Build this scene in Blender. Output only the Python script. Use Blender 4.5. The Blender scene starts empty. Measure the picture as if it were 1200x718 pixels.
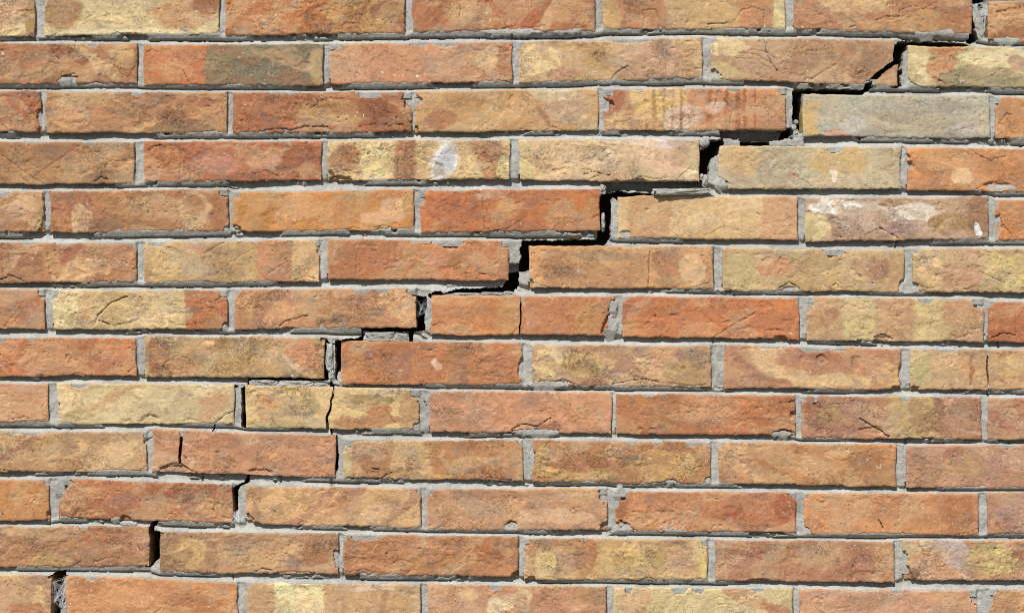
import bpy, math
import numpy as np

# ------------------------------------------------------------------ set-up: camera, light, exposure
scene = bpy.context.scene
COL = scene.collection
ZC = 0.50                       # height of the middle of the photographed patch above the ground (m)
# plan of the wall: millimetres, x to the right, y DOWN, measured on the wall face; (600, 359) is the middle
def wx_(x): return (x - 600.0) * 0.001
def wz_(y): return (359.0 - y) * 0.001 + ZC

cam_d = bpy.data.cameras.new("camera")
cam = bpy.data.objects.new("camera", cam_d)
COL.objects.link(cam)
DIST = 2.5
cam.location = (0.0, -DIST, ZC)
cam.rotation_euler = (math.radians(90), 0, 0)
cam_d.sensor_width = 36.0
cam_d.lens = 36.0 * DIST / 1.2
cam_d.clip_start, cam_d.clip_end = 0.05, 500.0
scene.camera = cam
scene.cycles.use_denoising = False
scene.cycles.pixel_filter_type = 'BLACKMAN_HARRIS'
scene.cycles.filter_width = 1.1

SUN_EL, SUN_AZ = math.radians(50), math.radians(22)     # azimuth to the left of the wall's normal
w = bpy.data.worlds.new("World"); scene.world = w; w.use_nodes = True
nt = w.node_tree; bg = nt.nodes["Background"]
sky = nt.nodes.new("ShaderNodeTexSky"); sky.sky_type = 'NISHITA'; sky.sun_disc = False
sky.sun_elevation = SUN_EL; sky.sun_rotation = math.pi + SUN_AZ
nt.links.new(sky.outputs[0], bg.inputs[0]); bg.inputs[1].default_value = 0.05
ld = bpy.data.lights.new("sun", 'SUN'); ld.energy = 5.0; ld.angle = math.radians(0.5); ld.color = (1.0, 0.955, 0.89)
sun = bpy.data.objects.new("sun", ld); COL.objects.link(sun)
sun.rotation_euler = (math.pi / 2 - SUN_EL, 0, -SUN_AZ)
sun.location = (-1, -3, 3)
vs = scene.view_settings
vs.view_transform = 'Standard'; vs.look = 'None'; vs.exposure = 0.74; vs.gamma = 1.0; vs.use_curve_mapping = False

# ------------------------------------------------------------------ numpy noise
rng = np.random.default_rng(7)
TAB = rng.uniform(-1, 1, (256, 256)).astype(np.float32)
def vn(x, y, s=0):
    xi = np.floor(x); yi = np.floor(y)
    fx = (x - xi).astype(np.float32); fy = (y - yi).astype(np.float32)
    xi = xi.astype(np.int64) + s * 37; yi = yi.astype(np.int64) + s * 91
    fx = fx * fx * fx * (fx * (fx * 6 - 15) + 10); fy = fy * fy * fy * (fy * (fy * 6 - 15) + 10)
    a = TAB[xi & 255, yi & 255]; b = TAB[(xi + 1) & 255, yi & 255]
    c = TAB[xi & 255, (yi + 1) & 255]; d = TAB[(xi + 1) & 255, (yi + 1) & 255]
    return (a + (b - a) * fx) * (1 - fy) + (c + (d - c) * fx) * fy
def fbm(x, y, s=0, o=3):
    r = 0; a = 1.0; t = 0
    for k in range(o):
        r = r + a * vn(x + 13.7 * k, y + 7.1 * k, s + k); t += a; a *= 0.5; x = x * 2.03; y = y * 2.03
    return r / t * 1.35
def clay(c):
    """colour notes were taken a little too vivid: calm them and lean from red to orange"""
    l = lin(c); y = float(l @ np.array([.2126, .7152, .0722]))
    l = y + (l - y) * CALM
    gr = np.clip((l[1] / l[0] - .32) / .45, 0, 1)
    sa = np.clip((1 - l[2] / l[0]) / .7, 0, 1)
    return l * np.array([.98, 1 + sa * (.055 - .105 * gr), 1 - .07 * sa]) * (.83 + .12 * gr)
CALM = .84
def sst(a, b, x):
    t = np.clip((x - a) / (b - a), 0, 1); return t * t * (3 - 2 * t)
def lin(c):
    c = np.asarray(c, dtype=np.float32) / 255.0
    return np.where(c <= 0.04045, c / 12.92, ((c + 0.055) / 1.055) ** 2.4)
def seg_dist(X, Y, pts):
    best = None
    for (x0, y0), (x1, y1) in zip(pts[:-1], pts[1:]):
        dx, dy = x1 - x0, y1 - y0
        t = np.clip(((X - x0) * dx + (Y - y0) * dy) / (dx * dx + dy * dy + 1e-9), 0, 1)
        qx, qy = x0 + t * dx, y0 + t * dy
        d = np.hypot(X - qx, Y - qy)
        if best is None: best, bx, by = d, qx, qy
        else:
            m = d < best; best = np.where(m, d, best); bx = np.where(m, qx, bx); by = np.where(m, qy, by)
    return best, bx, by
def poly_sd(X, Y, poly):
    """signed distance to a polygon (negative inside) and the nearest point of its outline"""
    d, bx, by = seg_dist(X, Y, list(poly) + [poly[0]])
    ins = np.zeros(X.shape, bool)
    n = len(poly)
    for i in range(n):
        x0, y0 = poly[i]; x1, y1 = poly[(i + 1) % n]
        if y0 == y1: continue
        c = ((y0 > Y) != (y1 > Y)) & (X < (x1 - x0) * (Y - y0) / (y1 - y0) + x0)
        ins ^= c
    return np.where(ins, -d, d), bx, by

# ------------------------------------------------------------------ materials
ALB = 0.64       # colours below are written as they look in full sun on the wall; this turns them into albedo
def nd(nt, t, **kw):
    n = nt.nodes.new(t)
    for k, v in kw.items(): setattr(n, k, v)
    return n
def noise(nt, vec, scale, detail, rough=.5, dist=0.0):
    n = nd(nt, "ShaderNodeTexNoise"); n.inputs["Scale"].default_value = scale; n.inputs["Detail"].default_value = detail
    n.inputs["Roughness"].default_value = rough; n.inputs["Distortion"].default_value = dist
    nt.links.new(vec, n.inputs["Vector"]); return n.outputs[0]
def remap(nt, v, a, b, lo, hi, smooth=False):
    r = nd(nt, "ShaderNodeMapRange", interpolation_type='SMOOTHSTEP' if smooth else 'LINEAR')
    for k, x in zip((1, 2, 3, 4), (a, b, lo, hi)): r.inputs[k].default_value = x
    nt.links.new(v, r.inputs[0]); return r.outputs[0]
def mth(nt, op, a, b=None):
    m = nd(nt, "ShaderNodeMath", operation=op)
    for k, x in enumerate((a, b)):
        if x is None: continue
        if isinstance(x, (int, float)): m.inputs[k].default_value = x
        else: nt.links.new(x, m.inputs[k])
    return m.outputs[0]
def surface_material(name, grain, glo, ghi, bump_d, pit_scale, pit_amt, pit_size, film):
    m = bpy.data.materials.new(name); m.use_nodes = True
    nt = m.node_tree; b = nt.nodes["Principled BSDF"]; L = nt.links.new
    att = nd(nt, "ShaderNodeAttribute", attribute_name="tint")
    pos = nd(nt, "ShaderNodeNewGeometry").outputs["Position"]
    fine = noise(nt, pos, grain, 4, .72)
    mid = noise(nt, pos, grain * .22, 4, .65)
    mul = mth(nt, 'MULTIPLY', remap(nt, fine, .3, .7, glo, ghi), remap(nt, mid, .3, .7, .88, 1.12))
    # pits left by burnt-out grit
    vo = nd(nt, "ShaderNodeTexVoronoi"); vo.inputs["Scale"].default_value = pit_scale; L(pos, vo.inputs["Vector"])
    zone = remap(nt, noise(nt, pos, pit_scale * .14, 4, .65), .50, .70, 0, 1, True)
    size = mth(nt, 'MULTIPLY', zone, pit_size)
    pit = mth(nt, 'MULTIPLY', remap(nt, mth(nt, 'SUBTRACT', size, vo.outputs["Distance"]), 0, .10, 0, 1, True), 1.0)
    mul = mth(nt, 'MULTIPLY', mul, mth(nt, 'SUBTRACT', 1.0, mth(nt, 'MULTIPLY', pit, pit_amt)))
    hgt = mth(nt, 'SUBTRACT', mth(nt, 'ADD', fine, mth(nt, 'MULTIPLY', mid, 1.6)), mth(nt, 'MULTIPLY', pit, 1.2))
    if film:
        # curled films and pitted crusts, strongest where the brick's own marbling value (alpha) says so
        zn = mth(nt, 'MULTIPLY', att.outputs["Alpha"], remap(nt, noise(nt, pos, 26, 3, .6), .40, .58, .12, 1, True))
        brk = remap(nt, noise(nt, pos, 300, 3, .6), .38, .54, 0, 1, True)
        dark = None
        for sc_, lev, w_ in ((38, 8.0, .085), (95, 5.0, .075)):
            f = noise(nt, pos, sc_, 5, .62, .9)
            ln = mth(nt, 'ABSOLUTE', mth(nt, 'SUBTRACT', mth(nt, 'FRACT', mth(nt, 'MULTIPLY', f, lev)), .5))
            ln = remap(nt, ln, w_, .02, 0, 1, True)
            dark = ln if dark is None else mth(nt, 'MAXIMUM', dark, ln)
        dark = mth(nt, 'MULTIPLY', mth(nt, 'MULTIPLY', dark, brk), zn)
        gr = mth(nt, 'MULTIPLY', remap(nt, noise(nt, pos, 560, 3, .7), .53, .62, 0, 1, True), mth(nt, 'MULTIPLY', zn, .42))
        dark = mth(nt, 'MAXIMUM', dark, gr)
        mul = mth(nt, 'MULTIPLY', mul, mth(nt, 'SUBTRACT', 1.0, mth(nt, 'MULTIPLY', dark, .54)))
        hgt = mth(nt, 'SUBTRACT', hgt, mth(nt, 'MULTIPLY', dark, 1.1))
    sc = nd(nt, "ShaderNodeVectorMath", operation='SCALE'); L(att.outputs["Color"], sc.inputs[0]); L(mul, sc.inputs["Scale"])
    # flecks of lime and salt
    v2 = nd(nt, "ShaderNodeTexVoronoi"); v2.inputs["Scale"].default_value = 230; L(pos, v2.inputs["Vector"])
    zs = remap(nt, noise(nt, pos, 24, 3, .6), .52, .70, .0, .19, True)
    fl = remap(nt, mth(nt, 'SUBTRACT', zs, v2.outputs["Distance"]), 0, .08, 0, .8 if film else 0.0, True)
    mx = nd(nt, "ShaderNodeMix", data_type='RGBA'); L(fl, mx.inputs[0]); L(sc.outputs[0], mx.inputs[6]); mx.inputs[7].default_value = (.62, .58, .52, 1)
    L(mx.outputs[2], b.inputs["Base Color"])
    bu = nd(nt, "ShaderNodeBump"); bu.inputs["Strength"].default_value = 1.0; bu.inputs["Distance"].default_value = bump_d
    L(hgt, bu.inputs["Height"]); L(bu.outputs[0], b.inputs["Normal"])
    b.inputs["Roughness"].default_value = .92
    b.inputs["Specular IOR Level"].default_value = 0.25
    return m
MAT_BRICK = surface_material("fired_clay", 850, .88, 1.13, .00048, 300, .26, .40, True)
MAT_MORTAR = surface_material("lime_mortar", 1000, .76, 1.20, .0008, 420, .28, .36, False)
def plain_material(name, c, rough=.9):
    m = bpy.data.materials.new(name); m.use_nodes = True; nt = m.node_tree; b = nt.nodes["Principled BSDF"]
    n = nd(nt, "ShaderNodeTexNoise"); n.inputs["Scale"].default_value = 60; n.inputs["Detail"].default_value = 6
    geo = nd(nt, "ShaderNodeNewGeometry"); nt.links.new(geo.outputs["Position"], n.inputs["Vector"])
    r = nd(nt, "ShaderNodeMapRange"); r.inputs[3].default_value = .75; r.inputs[4].default_value = 1.25
    nt.links.new(n.outputs[0], r.inputs[0])
    sc = nd(nt, "ShaderNodeVectorMath", operation='SCALE'); sc.inputs[0].default_value = c
    nt.links.new(r.outputs[0], sc.inputs["Scale"]); nt.links.new(sc.outputs[0], b.inputs["Base Color"])
    b.inputs["Roughness"].default_value = rough
    return m
MAT_CORE = plain_material("rough_wall_core", (.10, .085, .07))
MAT_GROUND = plain_material("gravelly_soil", (.13, .115, .09))
MAT_WEB = plain_material("cobweb_silk", (.75, .77, .82), .6)

# ------------------------------------------------------------------ mesh builder for height sheets
def sheet(name, X, Y, R, tint, keep, depth, mat, parent, alpha=None):
    """X, Y: plan (mm); R: how far each point lies BEHIND the wall face (mm); keep: which quads stay.
    Every open edge is drawn back by wall faces to `depth` mm."""
    ny, nx = X.shape
    idx = np.arange(ny * nx).reshape(ny, nx)
    a = idx[:-1, :-1]; b = idx[:-1, 1:]; c = idx[1:, 1:]; d = idx[1:, :-1]
    quads = np.stack([a, d, c, b], -1)[keep]
    co = np.stack([wx_(X).ravel(), R.ravel() * 0.001, wz_(Y).ravel()], -1)
    K = np.zeros((ny + 1, nx + 1), bool); K[1:-1, 1:-1] = keep
    E = []
    # horizontal vertex edges (i,j)-(i,j+1): quad above K[i, j+1], quad below K[i+1, j+1]
    up = K[:-1, 1:-1][:ny]; dn = K[1:, 1:-1][:ny]
    h0 = idx[:, :-1]; h1 = idx[:, 1:]
    E.append(np.stack([h0[dn & ~up], h1[dn & ~up]], -1))          # top rim
    E.append(np.stack([h1[up & ~dn], h0[up & ~dn]], -1))          # bottom rim
    lf = K[1:-1, :-1][:, :nx]; rt = K[1:-1, 1:][:, :nx]
    v0 = idx[:-1, :]; v1 = idx[1:, :]
    E.append(np.stack([v1[rt & ~lf], v0[rt & ~lf]], -1))          # left rim
    E.append(np.stack([v0[lf & ~rt], v1[lf & ~rt]], -1))          # right rim
    E = np.concatenate(E)
    rim, inv = np.unique(E, return_inverse=True); inv = inv.reshape(E.shape)
    n0 = len(co); n1 = n0 + len(rim)
    front = co[rim]; n_r = len(rim)
    mid = front.copy(); back = front.copy(); back[:, 1] = depth * 0.001
    jig = vn(front[:, 0] * 160, front[:, 2] * 160, 3) * 0.0012    # broken sides are not planed flat
    mid[:, 1] = np.minimum(front[:, 1] + 0.010, depth * .001); mid[:, 0] += jig; mid[:, 2] += np.roll(jig, 5)
    co = np.concatenate([co, front, mid, back])
    w1 = np.stack([n0 + inv[:, 0], n0 + inv[:, 1], n0 + n_r + inv[:, 1], n0 + n_r + inv[:, 0]], -1)
    w2 = w1 + n_r
    faces = np.concatenate([quads, w1, w2])
    used = np.zeros(len(co), bool); used[faces.ravel()] = True
    remap = np.cumsum(used) - 1
    faces = remap[faces]
    t = tint.reshape(-1, 3); tt = np.concatenate([t, t[rim], t[rim], t[rim]])[used]
    co = co[used]
    me = bpy.data.meshes.new(name)
    me.vertices.add(len(co)); me.vertices.foreach_set("co", co.astype(np.float32).ravel())
    me.loops.add(faces.size); me.loops.foreach_set("vertex_index", faces.astype(np.int32).ravel())
    me.polygons.add(len(faces))
    me.polygons.foreach_set("loop_start", np.arange(0, faces.size, 4, dtype=np.int32))
    me.polygons.foreach_set("use_smooth", np.ones(len(faces), bool))
    at = me.color_attributes.new("tint", 'FLOAT_COLOR', 'POINT')
    rgba = np.ones((len(co), 4), np.float32); rgba[:, :3] = tt
    if alpha is not None: al = alpha.ravel(); rgba[:, 3] = np.concatenate([al, al[rim], al[rim], al[rim]])[used]
    at.data.foreach_set("color", rgba.ravel())
    me.update(calc_edges=True)
    me.materials.append(mat)
    o = bpy.data.objects.new(name, me); COL.objects.link(o)
    if parent is not None: o.parent = parent
    return o

# ------------------------------------------------------------------ the things
wall = bpy.data.objects.new("brick_wall", None); COL.objects.link(wall)
wall.location = (0, 0, 0)
wall["label"] = "sunlit wall of mottled orange, tan and yellow bricks split by a stepped diagonal crack"
wall["category"] = "brick wall"; wall["kind"] = "thing"

def E(cx, cy, rx, ry, col, soft=.35, rot=0, al=.9): return ('e', cx, cy, rx, ry, col, soft, rot, al)
def V(x0, x1, col, soft=4, slant=0, al=.92): return ('v', x0, x1, col, soft, slant, al)
def C(*pts, d=3.0): return ('c', pts, d)
def K(cx, cy, rx, ry, d=3.6): return ('k', cx, cy, rx, ry, d)
def X(*pts): return ('x', pts)
def P(cx, cy, rx, ry, h): return ('p', cx, cy, rx, ry, h)      # raised (h>0) or sunken plate

# each brick: outline (left, right, top-left y, top-right y, bottom-left y, bottom-right y), colour of its clay,
# veins/blotches of other clay, (marbling, speckle, roughness), chips and cracks
BR = []
def B(o, base, pat=(), tex=(.4, .3, 1.0), ft=(), label=None): BR.append((o, base, pat, tex, ft, label))
Wt = (238, 234, 228)
# ---- course 1
B((-172,40,-8,-8,43,42),(205,160,106),[E(20,36,20,8,(228,200,136)),E(8,10,18,14,(216,168,124)),E(37,20,6,30,(176,138,84))],(.6,.4,1.3))
B((52,257,-9,-10,41,40),(214,190,134),[E(72,14,22,18,(182,132,86)),E(215,16,38,18,(208,154,106)),E(240,6,18,10,(172,112,72)),E(150,40,110,6,(232,214,160))],(.3,.9,1.0),[K(145,41,18,3)])
B((264,474,-10,-11,41,39),(200,122,68),[E(300,30,40,14,(216,146,96)),E(425,18,44,40,(204,148,86)),E(450,11,18,10,(158,104,68)),E(462,34,12,7,(204,150,112))],(.8,.3,1.6))
B((483,697,-12,-13,37,36),(192,118,78),[E(548,14,26,16,(210,160,110)),E(570,26,15,8,(204,146,96)),E(610,20,24,16,(200,112,72)),E(646,16,8,30,(214,164,112),.5,25),E(672,12,24,16,(204,146,98))],(.5,.3,1.0),[C((536,2),(540,12),(539,21)),C((588,34),(605,30),(620,33),(638,30))])
B((707,920,-13,-14,34,34),(200,160,104),[V(722,781,(204,136,96),4),E(715,24,12,16,(212,168,104)),V(866,904,(210,142,98),3),V(907,922,(226,204,138),2),E(745,8,15,12,(178,122,84))],(.3,.3,.8),[C((752,14),(755,22),(753,33)),C((753,13),(768,11),(773,22),(774,33)),C((862,24),(870,12),(882,9),(896,13),(896,32)),C((830,29),(842,27),(852,28),d=4),P(855,22,5,5,.7)])
B((930,1139,-14,-14,34,40),(194,132,90),[E(1000,4,44,11,(216,172,120)),E(950,16,20,10,(200,138,100)),E(1095,26,44,15,(196,142,88)),E(1040,28,30,8,(204,148,94)),E(1122,14,20,16,(192,124,82))],(.5,.3,1.1),[C((1026,24),(1040,19),(1053,20),(1055,12),(1070,7),(1082,11),(1098,2)),C((996,32),(1003,31))])
B((1159,1372,1,2,49,50),(204,140,90),[E(1180,20,22,16,(212,152,100)),E(1188,40,30,7,(176,114,74)),E(1170,44,12,6,(150,98,66))],(.5,.7,1.7),[K(1162,1,5,3),K(1178,50,18,3)])
# ---- course 2
B((-53,160,50,51,98,97),(188,126,84),[E(110,72,36,7,(218,170,114),.5,35),E(78,62,34,6,(172,104,74),.5,30),E(142,66,16,14,(212,164,106)),E(60,86,34,9,(200,148,98)),E(12,82,14,12,(212,158,108))],(.6,.4,1.2),[K(80,93,9,5),K(107,51,5,4),C((66,97),(72,91),(88,86)),C((150,92),(158,78)),C((66,67),(70,70))])
B((168,378,52,52,99,100),(206,122,72),[E(205,82,22,12,(216,142,92)),E(222,62,16,8,(210,132,86)),V(241,390,(136,120,92),5),E(256,80,16,24,(166,132,92),.6,0,.6),E(372,80,10,22,(184,154,104)),E(300,62,50,7,(156,132,96))],(.3,.7,1.0),[C((172,62),(178,58),(186,62)),C((215,83),(221,97)),C((261,54),(261,76),d=1.5),P(358,77,7,5,-.9),P(363,67,3,4,-.8)],"half orange, half grey-olive brick")
B((387,600,51,49,98,96),(210,144,106),[E(570,70,20,13,(220,176,124)),E(592,75,9,24,(188,128,86)),E(412,84,15,10,(214,156,122)),E(545,60,20,6,(194,128,94))],(.4,.3,.9),[K(470,50,8,3),K(490,51,13,4),K(520,51,16,3.5),K(390,54,8,6),C((407,66),(416,78),(419,92),d=1.6)])
B((608,823,50,44,97,91),(208,166,114),[E(632,70,26,20,(234,202,142)),E(690,72,24,20,(200,156,100)),E(770,76,50,24,(210,164,130)),E(660,86,26,8,(204,150,116),.4,-30),E(812,70,8,24,(204,160,106))],(.6,.5,1.1),[C((718,93),(723,84),(737,77),d=4),C((733,81),(740,85),(746,90)),C((765,45),(766,60),(771,71),d=2),K(610,51,5,5),K(748,46,16,4),K(731,49,12,3)])
B((833,1052,45,46.5,93,101),(192,148,110),[E(852,54,30,10,(226,198,142)),E(846,84,22,12,(202,176,116)),E(900,72,38,16,(186,138,104)),E(1010,70,40,22,(186,134,94)),E(960,60,30,10,(196,146,104))],(.5,.3,1.0),
  [C((897,45),(898,60),(904,74),(911,83),d=4),C((866,62),(885,64),(904,75),d=2),C((862,68),(884,70),(903,82),d=2),C((880,58),(900,62),(912,72),(922,82),d=2),C((951,93),(966,83),(980,76)),C((1003,88),(1016,82)),K(836,49,6,4),K(838,88,6,5),
   X((1046.5,71),(1040,75),(1028,84),(1019,93),(1012,95),(1012,106),(1022.5,106),(1023,100),(1030,90.5),(1040,81.5),(1052,75.5),(1060,72),(1060,42),(1049,42),(1047,52))],"brick whose right end has snapped off along a curved break")
B((1065,1278,54,56,101,104),(194,174,116),[V(1060,1089,(222,202,142),4),E(1106,79,17,17,(210,144,98)),E(1108,59,22,5,(204,134,92)),E(1150,92,50,13,(156,142,100)),E(1172,68,50,11,(220,206,154)),E(1190,74,10,8,(190,140,110))],(.3,1.0,1.3),[C((1114,66),(1122,72),d=2),C((1095,98),(1102,94),(1108,98),d=2),K(1068,100,6,5)],"yellow-grey speckled brick with one round orange blotch")
# ---- course 3
B((-166,47,106,107,154,155),(188,112,76),[E(20,150,40,8,(204,134,86)),E(0,120,16,12,(180,112,84))],(.5,.3,1.2),[C((46,119),(38,130),(34,150)),C((0,144),(10,152),(20,154)),K(48,140,5,14)])
B((54,265,107,108,155,156),(192,136,92),[E(82,132,22,18,(220,162,110)),E(105,114,30,7,(206,160,106)),E(190,138,44,3,(220,170,112),.5,-27),E(204,138,18,10,(180,118,76)),E(210,152,40,6,(160,128,86)),E(222,116,34,7,(182,116,80)),E(150,128,26,10,(180,130,88))],(.6,.3,1.1),[K(160,108,8,4),C((188,136),(196,140),(202,130),d=1.8),C((200,147),(210,138)),K(248,156,12,3)])
B((273,482,108,108,156,154),(186,110,74),[E(288,130,18,20,(206,124,78)),E(390,132,46,15,(198,146,88)),E(440,126,22,12,(170,98,64)),E(470,142,16,12,(190,128,76)),E(330,130,24,12,(188,118,80))],(.7,.4,1.4),[K(333,108,18,5),K(432,112,14,5),K(485,114,12,9,4.5),K(480,122,7,5),C((305,154),(328,150),(340,153),(356,148),(384,149),d=4),C((420,149),(440,145),d=3),C((455,149),(464,145),(474,148)),C((428,113),(436,109),(446,111))])
B((487,701,107,104,155,152),(208,158,102),[E(516,140,18,10,(192,124,84)),E(665,126,28,18,(200,164,128)),E(650,111,26,8,(212,188,142)),E(636,132,3,14,(182,130,92),.5,-20),E(690,145,14,10,(220,188,126)),E(560,120,40,12,(200,148,94))],(.3,.3,.7),[K(489,118,5,6),P(600,117,4,5,-1.2),C((616,108),(624,115),d=2),C((640,152),(648,149),(656,152)),K(488,150,4,4)])
B((707,921,105,103,153,152),(212,144,98),[E(724,118,20,14,(190,114,80)),V(740,806,(226,188,112),5,-.1),E(730,142,22,14,(220,176,120)),E(798,138,26,16,(224,188,160),.5,-25),E(756,146,20,8,(206,140,100)),V(764,768,(186,130,66),2,0,.7),V(776,779,(200,150,80),1.5,0,.6),V(787,790,(196,146,76),1.5,0,.6),V(797,800,(180,110,66),2,0,.7),V(828,834,(190,100,64),3,0,.7),V(850,854,(196,106,68),2,0,.6),V(862,868,(192,102,66),2,0,.7),V(871,875,(190,100,64),2,0,.7),V(884,886,(184,98,66),1,0,.7),E(838,124,14,8,(222,176,150))],(.5,.2,.8),
  [C((843,104),(841,114),(838,123)),C((808,104),(815,112),(817,125),d=1.6),C((848,117),(858,128),(856,140),(857,152)),C((880,125),(893,125),(901,133),(902,149),d=2),P(758,119,3,3,-.8),K(712,122,6,7),K(712,108,6,5),K(918,107,5,6),K(862,105,8,3.5),C((802,137),(790,150),d=1.8)],"brick streaked yellow, white and salmon in upright stripes")
B((941,1160,111,112,159,162),(176,172,150),[E(950,138,12,22,(210,176,110)),E(1000,147,16,10,(190,186,174)),E(1062,144,56,14,(190,166,126),.6,0,.45),E(1090,126,60,9,(172,164,144)),E(1030,122,14,8,(172,168,152)),E(980,156,16,5,(214,166,144)),E(1140,150,16,10,(186,176,160))],(.1,.9,.8),[C((1120,154),(1130,150),(1140,152),d=2)],"pale grey brick with orange flecks")
B((1167.5,1380,114,115,162,163),(212,152,98),[E(1190,135,20,20,(208,142,92))],(.4,.4,1.2),[C((1173,142),(1180,133),(1186,135)),C((1180,140),(1190,152),d=2),K(1170,118,3,8)])
# ---- course 4
B((-54,157,165,167,216,214),(178,126,82),[E(140,190,18,16,(208,152,98)),E(90,206,24,9,(196,144,94)),E(66,178,28,9,(164,116,84)),E(100,190,16,12,(196,140,88)),E(16,200,20,10,(192,136,86)),E(86,182,10,14,(184,120,80))],(.5,.4,1.1),[C((0,181),(18,193),(34,206),(52,216)),C((36,210),(52,198),(92,172),d=2),C((116,178),(128,189),(117,206),d=2.5),C((128,189),(152,189),d=1.4),C((24,206),(32,214)),C((110,213),(118,207),(126,210),d=4),K(40,166,12,3.5),K(105,167,8,4)])
B((168.5,376.5,166,165.5,213,211),(198,116,78),[E(190,184,22,15,(212,132,82)),E(250,192,30,14,(208,134,108)),E(352,188,26,20,(176,102,66)),E(308,190,20,12,(220,156,116)),E(310,205,24,7,(186,112,78)),E(180,205,12,6,(208,150,130))],(.5,.3,1.2),[C((211,167),(213,186),(210,212)),C((174,176),(180,172),(190,170)),C((296,204),(312,200),(326,207),d=3),C((300,211),(320,212),d=3)])
B((384,597,165,164,211,210),(224,190,130),[E(404,186,18,18,(194,132,88)),E(426,180,14,8,(206,150,92)),E(441,190,19,24,(236,214,140)),V(463,487,(192,128,90),4),E(520,188,14,24,(238,234,226),.6,22),E(523,184,9,13,(192,192,196),.6,22),E(514,198,7,7,(184,180,176),.6),E(514,191,3.5,2.5,(140,128,90)),E(530,176,5,7,(206,202,200)),V(558,582,(204,146,100),6,-.4),E(575,178,14,12,(186,124,90)),E(590,196,8,14,(230,210,140))],(.6,1.0,1.4),[K(388,206,6,7,4),K(400,210,14,4,4),C((384,203),(392,206),(398,209),(412,207),d=3),C((467,187),(467,211),d=2),C((491,168),(491,190),d=1.5),C((500,212),(512,207)),P(446,180,3,3,.6),P(453,191,4,4,.5),P(426,171,4,3,.6)],"cream brick with a bluish-white glassy blotch")
B((608.5,820,163,164,211,212),(212,180,134),[E(650,200,28,14,(230,190,138)),E(778,182,42,20,(226,184,146),.3,15),E(812,190,10,22,(228,206,150)),E(768,168,36,4,(230,206,196)),E(617,190,10,22,(214,194,128)),E(720,204,20,7,(216,168,122)),E(716,178,6,3,(240,220,180))],(.5,1.0,1.4),[C((684,205),(694,201),(708,204),d=4),C((690,210),(700,206),(716,205),d=3),C((742,211),(752,207),(768,210),(782,208),d=3),C((797,205),(808,198),(818,200)),K(748,211,10,3)])
B((843,1055.5,171,172,221,221),(196,179,140),[E(868,186,24,18,(210,174,118)),E(985,190,34,18,(208,174,114)),E(920,200,34,12,(190,179,142)),E(1040,196,14,16,(198,181,140)),E(976,205,4,8,(236,222,196)),E(930,205,6,4,(200,160,120))],(.2,.3,.7),[C((896,176),(908,182),(916,190),d=1.6),C((905,170),(916,180),d=1.6),C((930,206),(946,214),(952,220),d=1.8),C((843,207),(850,212),(858,217),d=3),K(846,216,8,7,4.4),C((1018,205),(1016,219),d=1.6),K(978,176,10,4)])
B((1063.5,1276,173,175,223,224),(216,144,88),[E(1128,206,15,12,(226,184,132)),E(1100,190,30,10,(222,158,102)),E(1190,205,20,12,(206,132,78)),E(1160,195,14,7,(208,138,84))],(.2,.3,.8),[C((1137,175),(1148,183),(1160,187),(1180,183),d=3),C((1144,222),(1158,214),(1172,212),(1184,217),(1190,224),d=3),P(1168,219,14,5,-2.2),K(1066,194,4,5),K(1065,183,3,3)])
# ---- course 5
B((-162,51,224,224,271,271),(210,156,110),[E(46,255,8,14,(182,150,98)),E(30,240,16,10,(218,172,122)),E(15,266,24,5,(190,134,86))],(.5,.4,1.3),[K(4,227,8,4),K(52,231,4,7),K(51,262,4,7),C((40,270),(46,258),d=3),P(25,247,3,2,-1)])
B((58.5,267,224,222,272,270),(194,130,84),[E(84,240,24,14,(194,122,88)),E(97,258,13,19,(226,182,132),.15),E(150,240,30,14,(202,144,92)),E(150,262,40,6,(182,124,80)),E(226,246,19,22,(214,174,122),.25),E(225,243,12,13,(190,132,88),.4),E(255,250,8,24,(188,120,80))],(.6,.3,1.0),[C((108,240),(112,258),(113,271),d=1.2),C((210,225),(206,240),(210,256),d=1.4),K(264,225,7,6),K(266,268,4,3)],"brown brick with a pale arch and a pale ring burnt into it")
B((272.5,485,225,222,271,269),(212,138,70),[E(298,250,28,24,(202,132,62),.6),E(350,242,30,14,(220,156,98)),E(418,234,13,13,(200,146,88)),E(462,244,18,14,(230,174,126)),E(440,256,20,8,(222,166,116)),E(478,240,7,20,(206,148,92))],(.1,.2,.6),[K(276,228,6,5),K(276,268,7,5),C((405,269),(414,266),(424,269),d=3),C((438,267),(448,264),(460,267)),K(450,270,12,3),C((404,221),(416,226),(418,224),d=2)])
B((492.5,703.5,224,221,272,270),(204,116,66),[E(530,246,26,18,(200,114,74)),E(596,240,12,8,(216,156,94)),E(580,250,16,8,(212,142,92)),E(662,244,38,20,(212,122,60)),E(660,256,24,6,(216,140,84)),E(692,240,7,8,(196,132,76)),E(575,228,20,5,(212,158,122))],(.3,.2,.8),[C((566,232),(567,252),(568,268),d=3),C((568,268),(592,270),(612,257),(618,252),d=2),C((695,256),(702,252)),K(495,231,4,8),K(580,272,14,3),C((500,244),(503,268),d=1.6)])
B((724,935,230,231,278,281),(216,178,122),[V(737,785,(210,158,110),4,.05),V(893,940,(214,162,116),4,.04),E(729,255,5,24,(218,186,128)),E(820,258,14,14,(224,190,136)),E(870,240,20,8,(226,190,140))],(.2,.3,.7),[C((826,277),(838,271),(850,265),d=2),C((887,249),(891,253),d=3),P(733,273,7,4,-1.6),C((724,272),(735,270),(742,275),d=2),C((782,268),(796,278),d=1.6),P(758,246,2,2,-1)])
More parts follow.
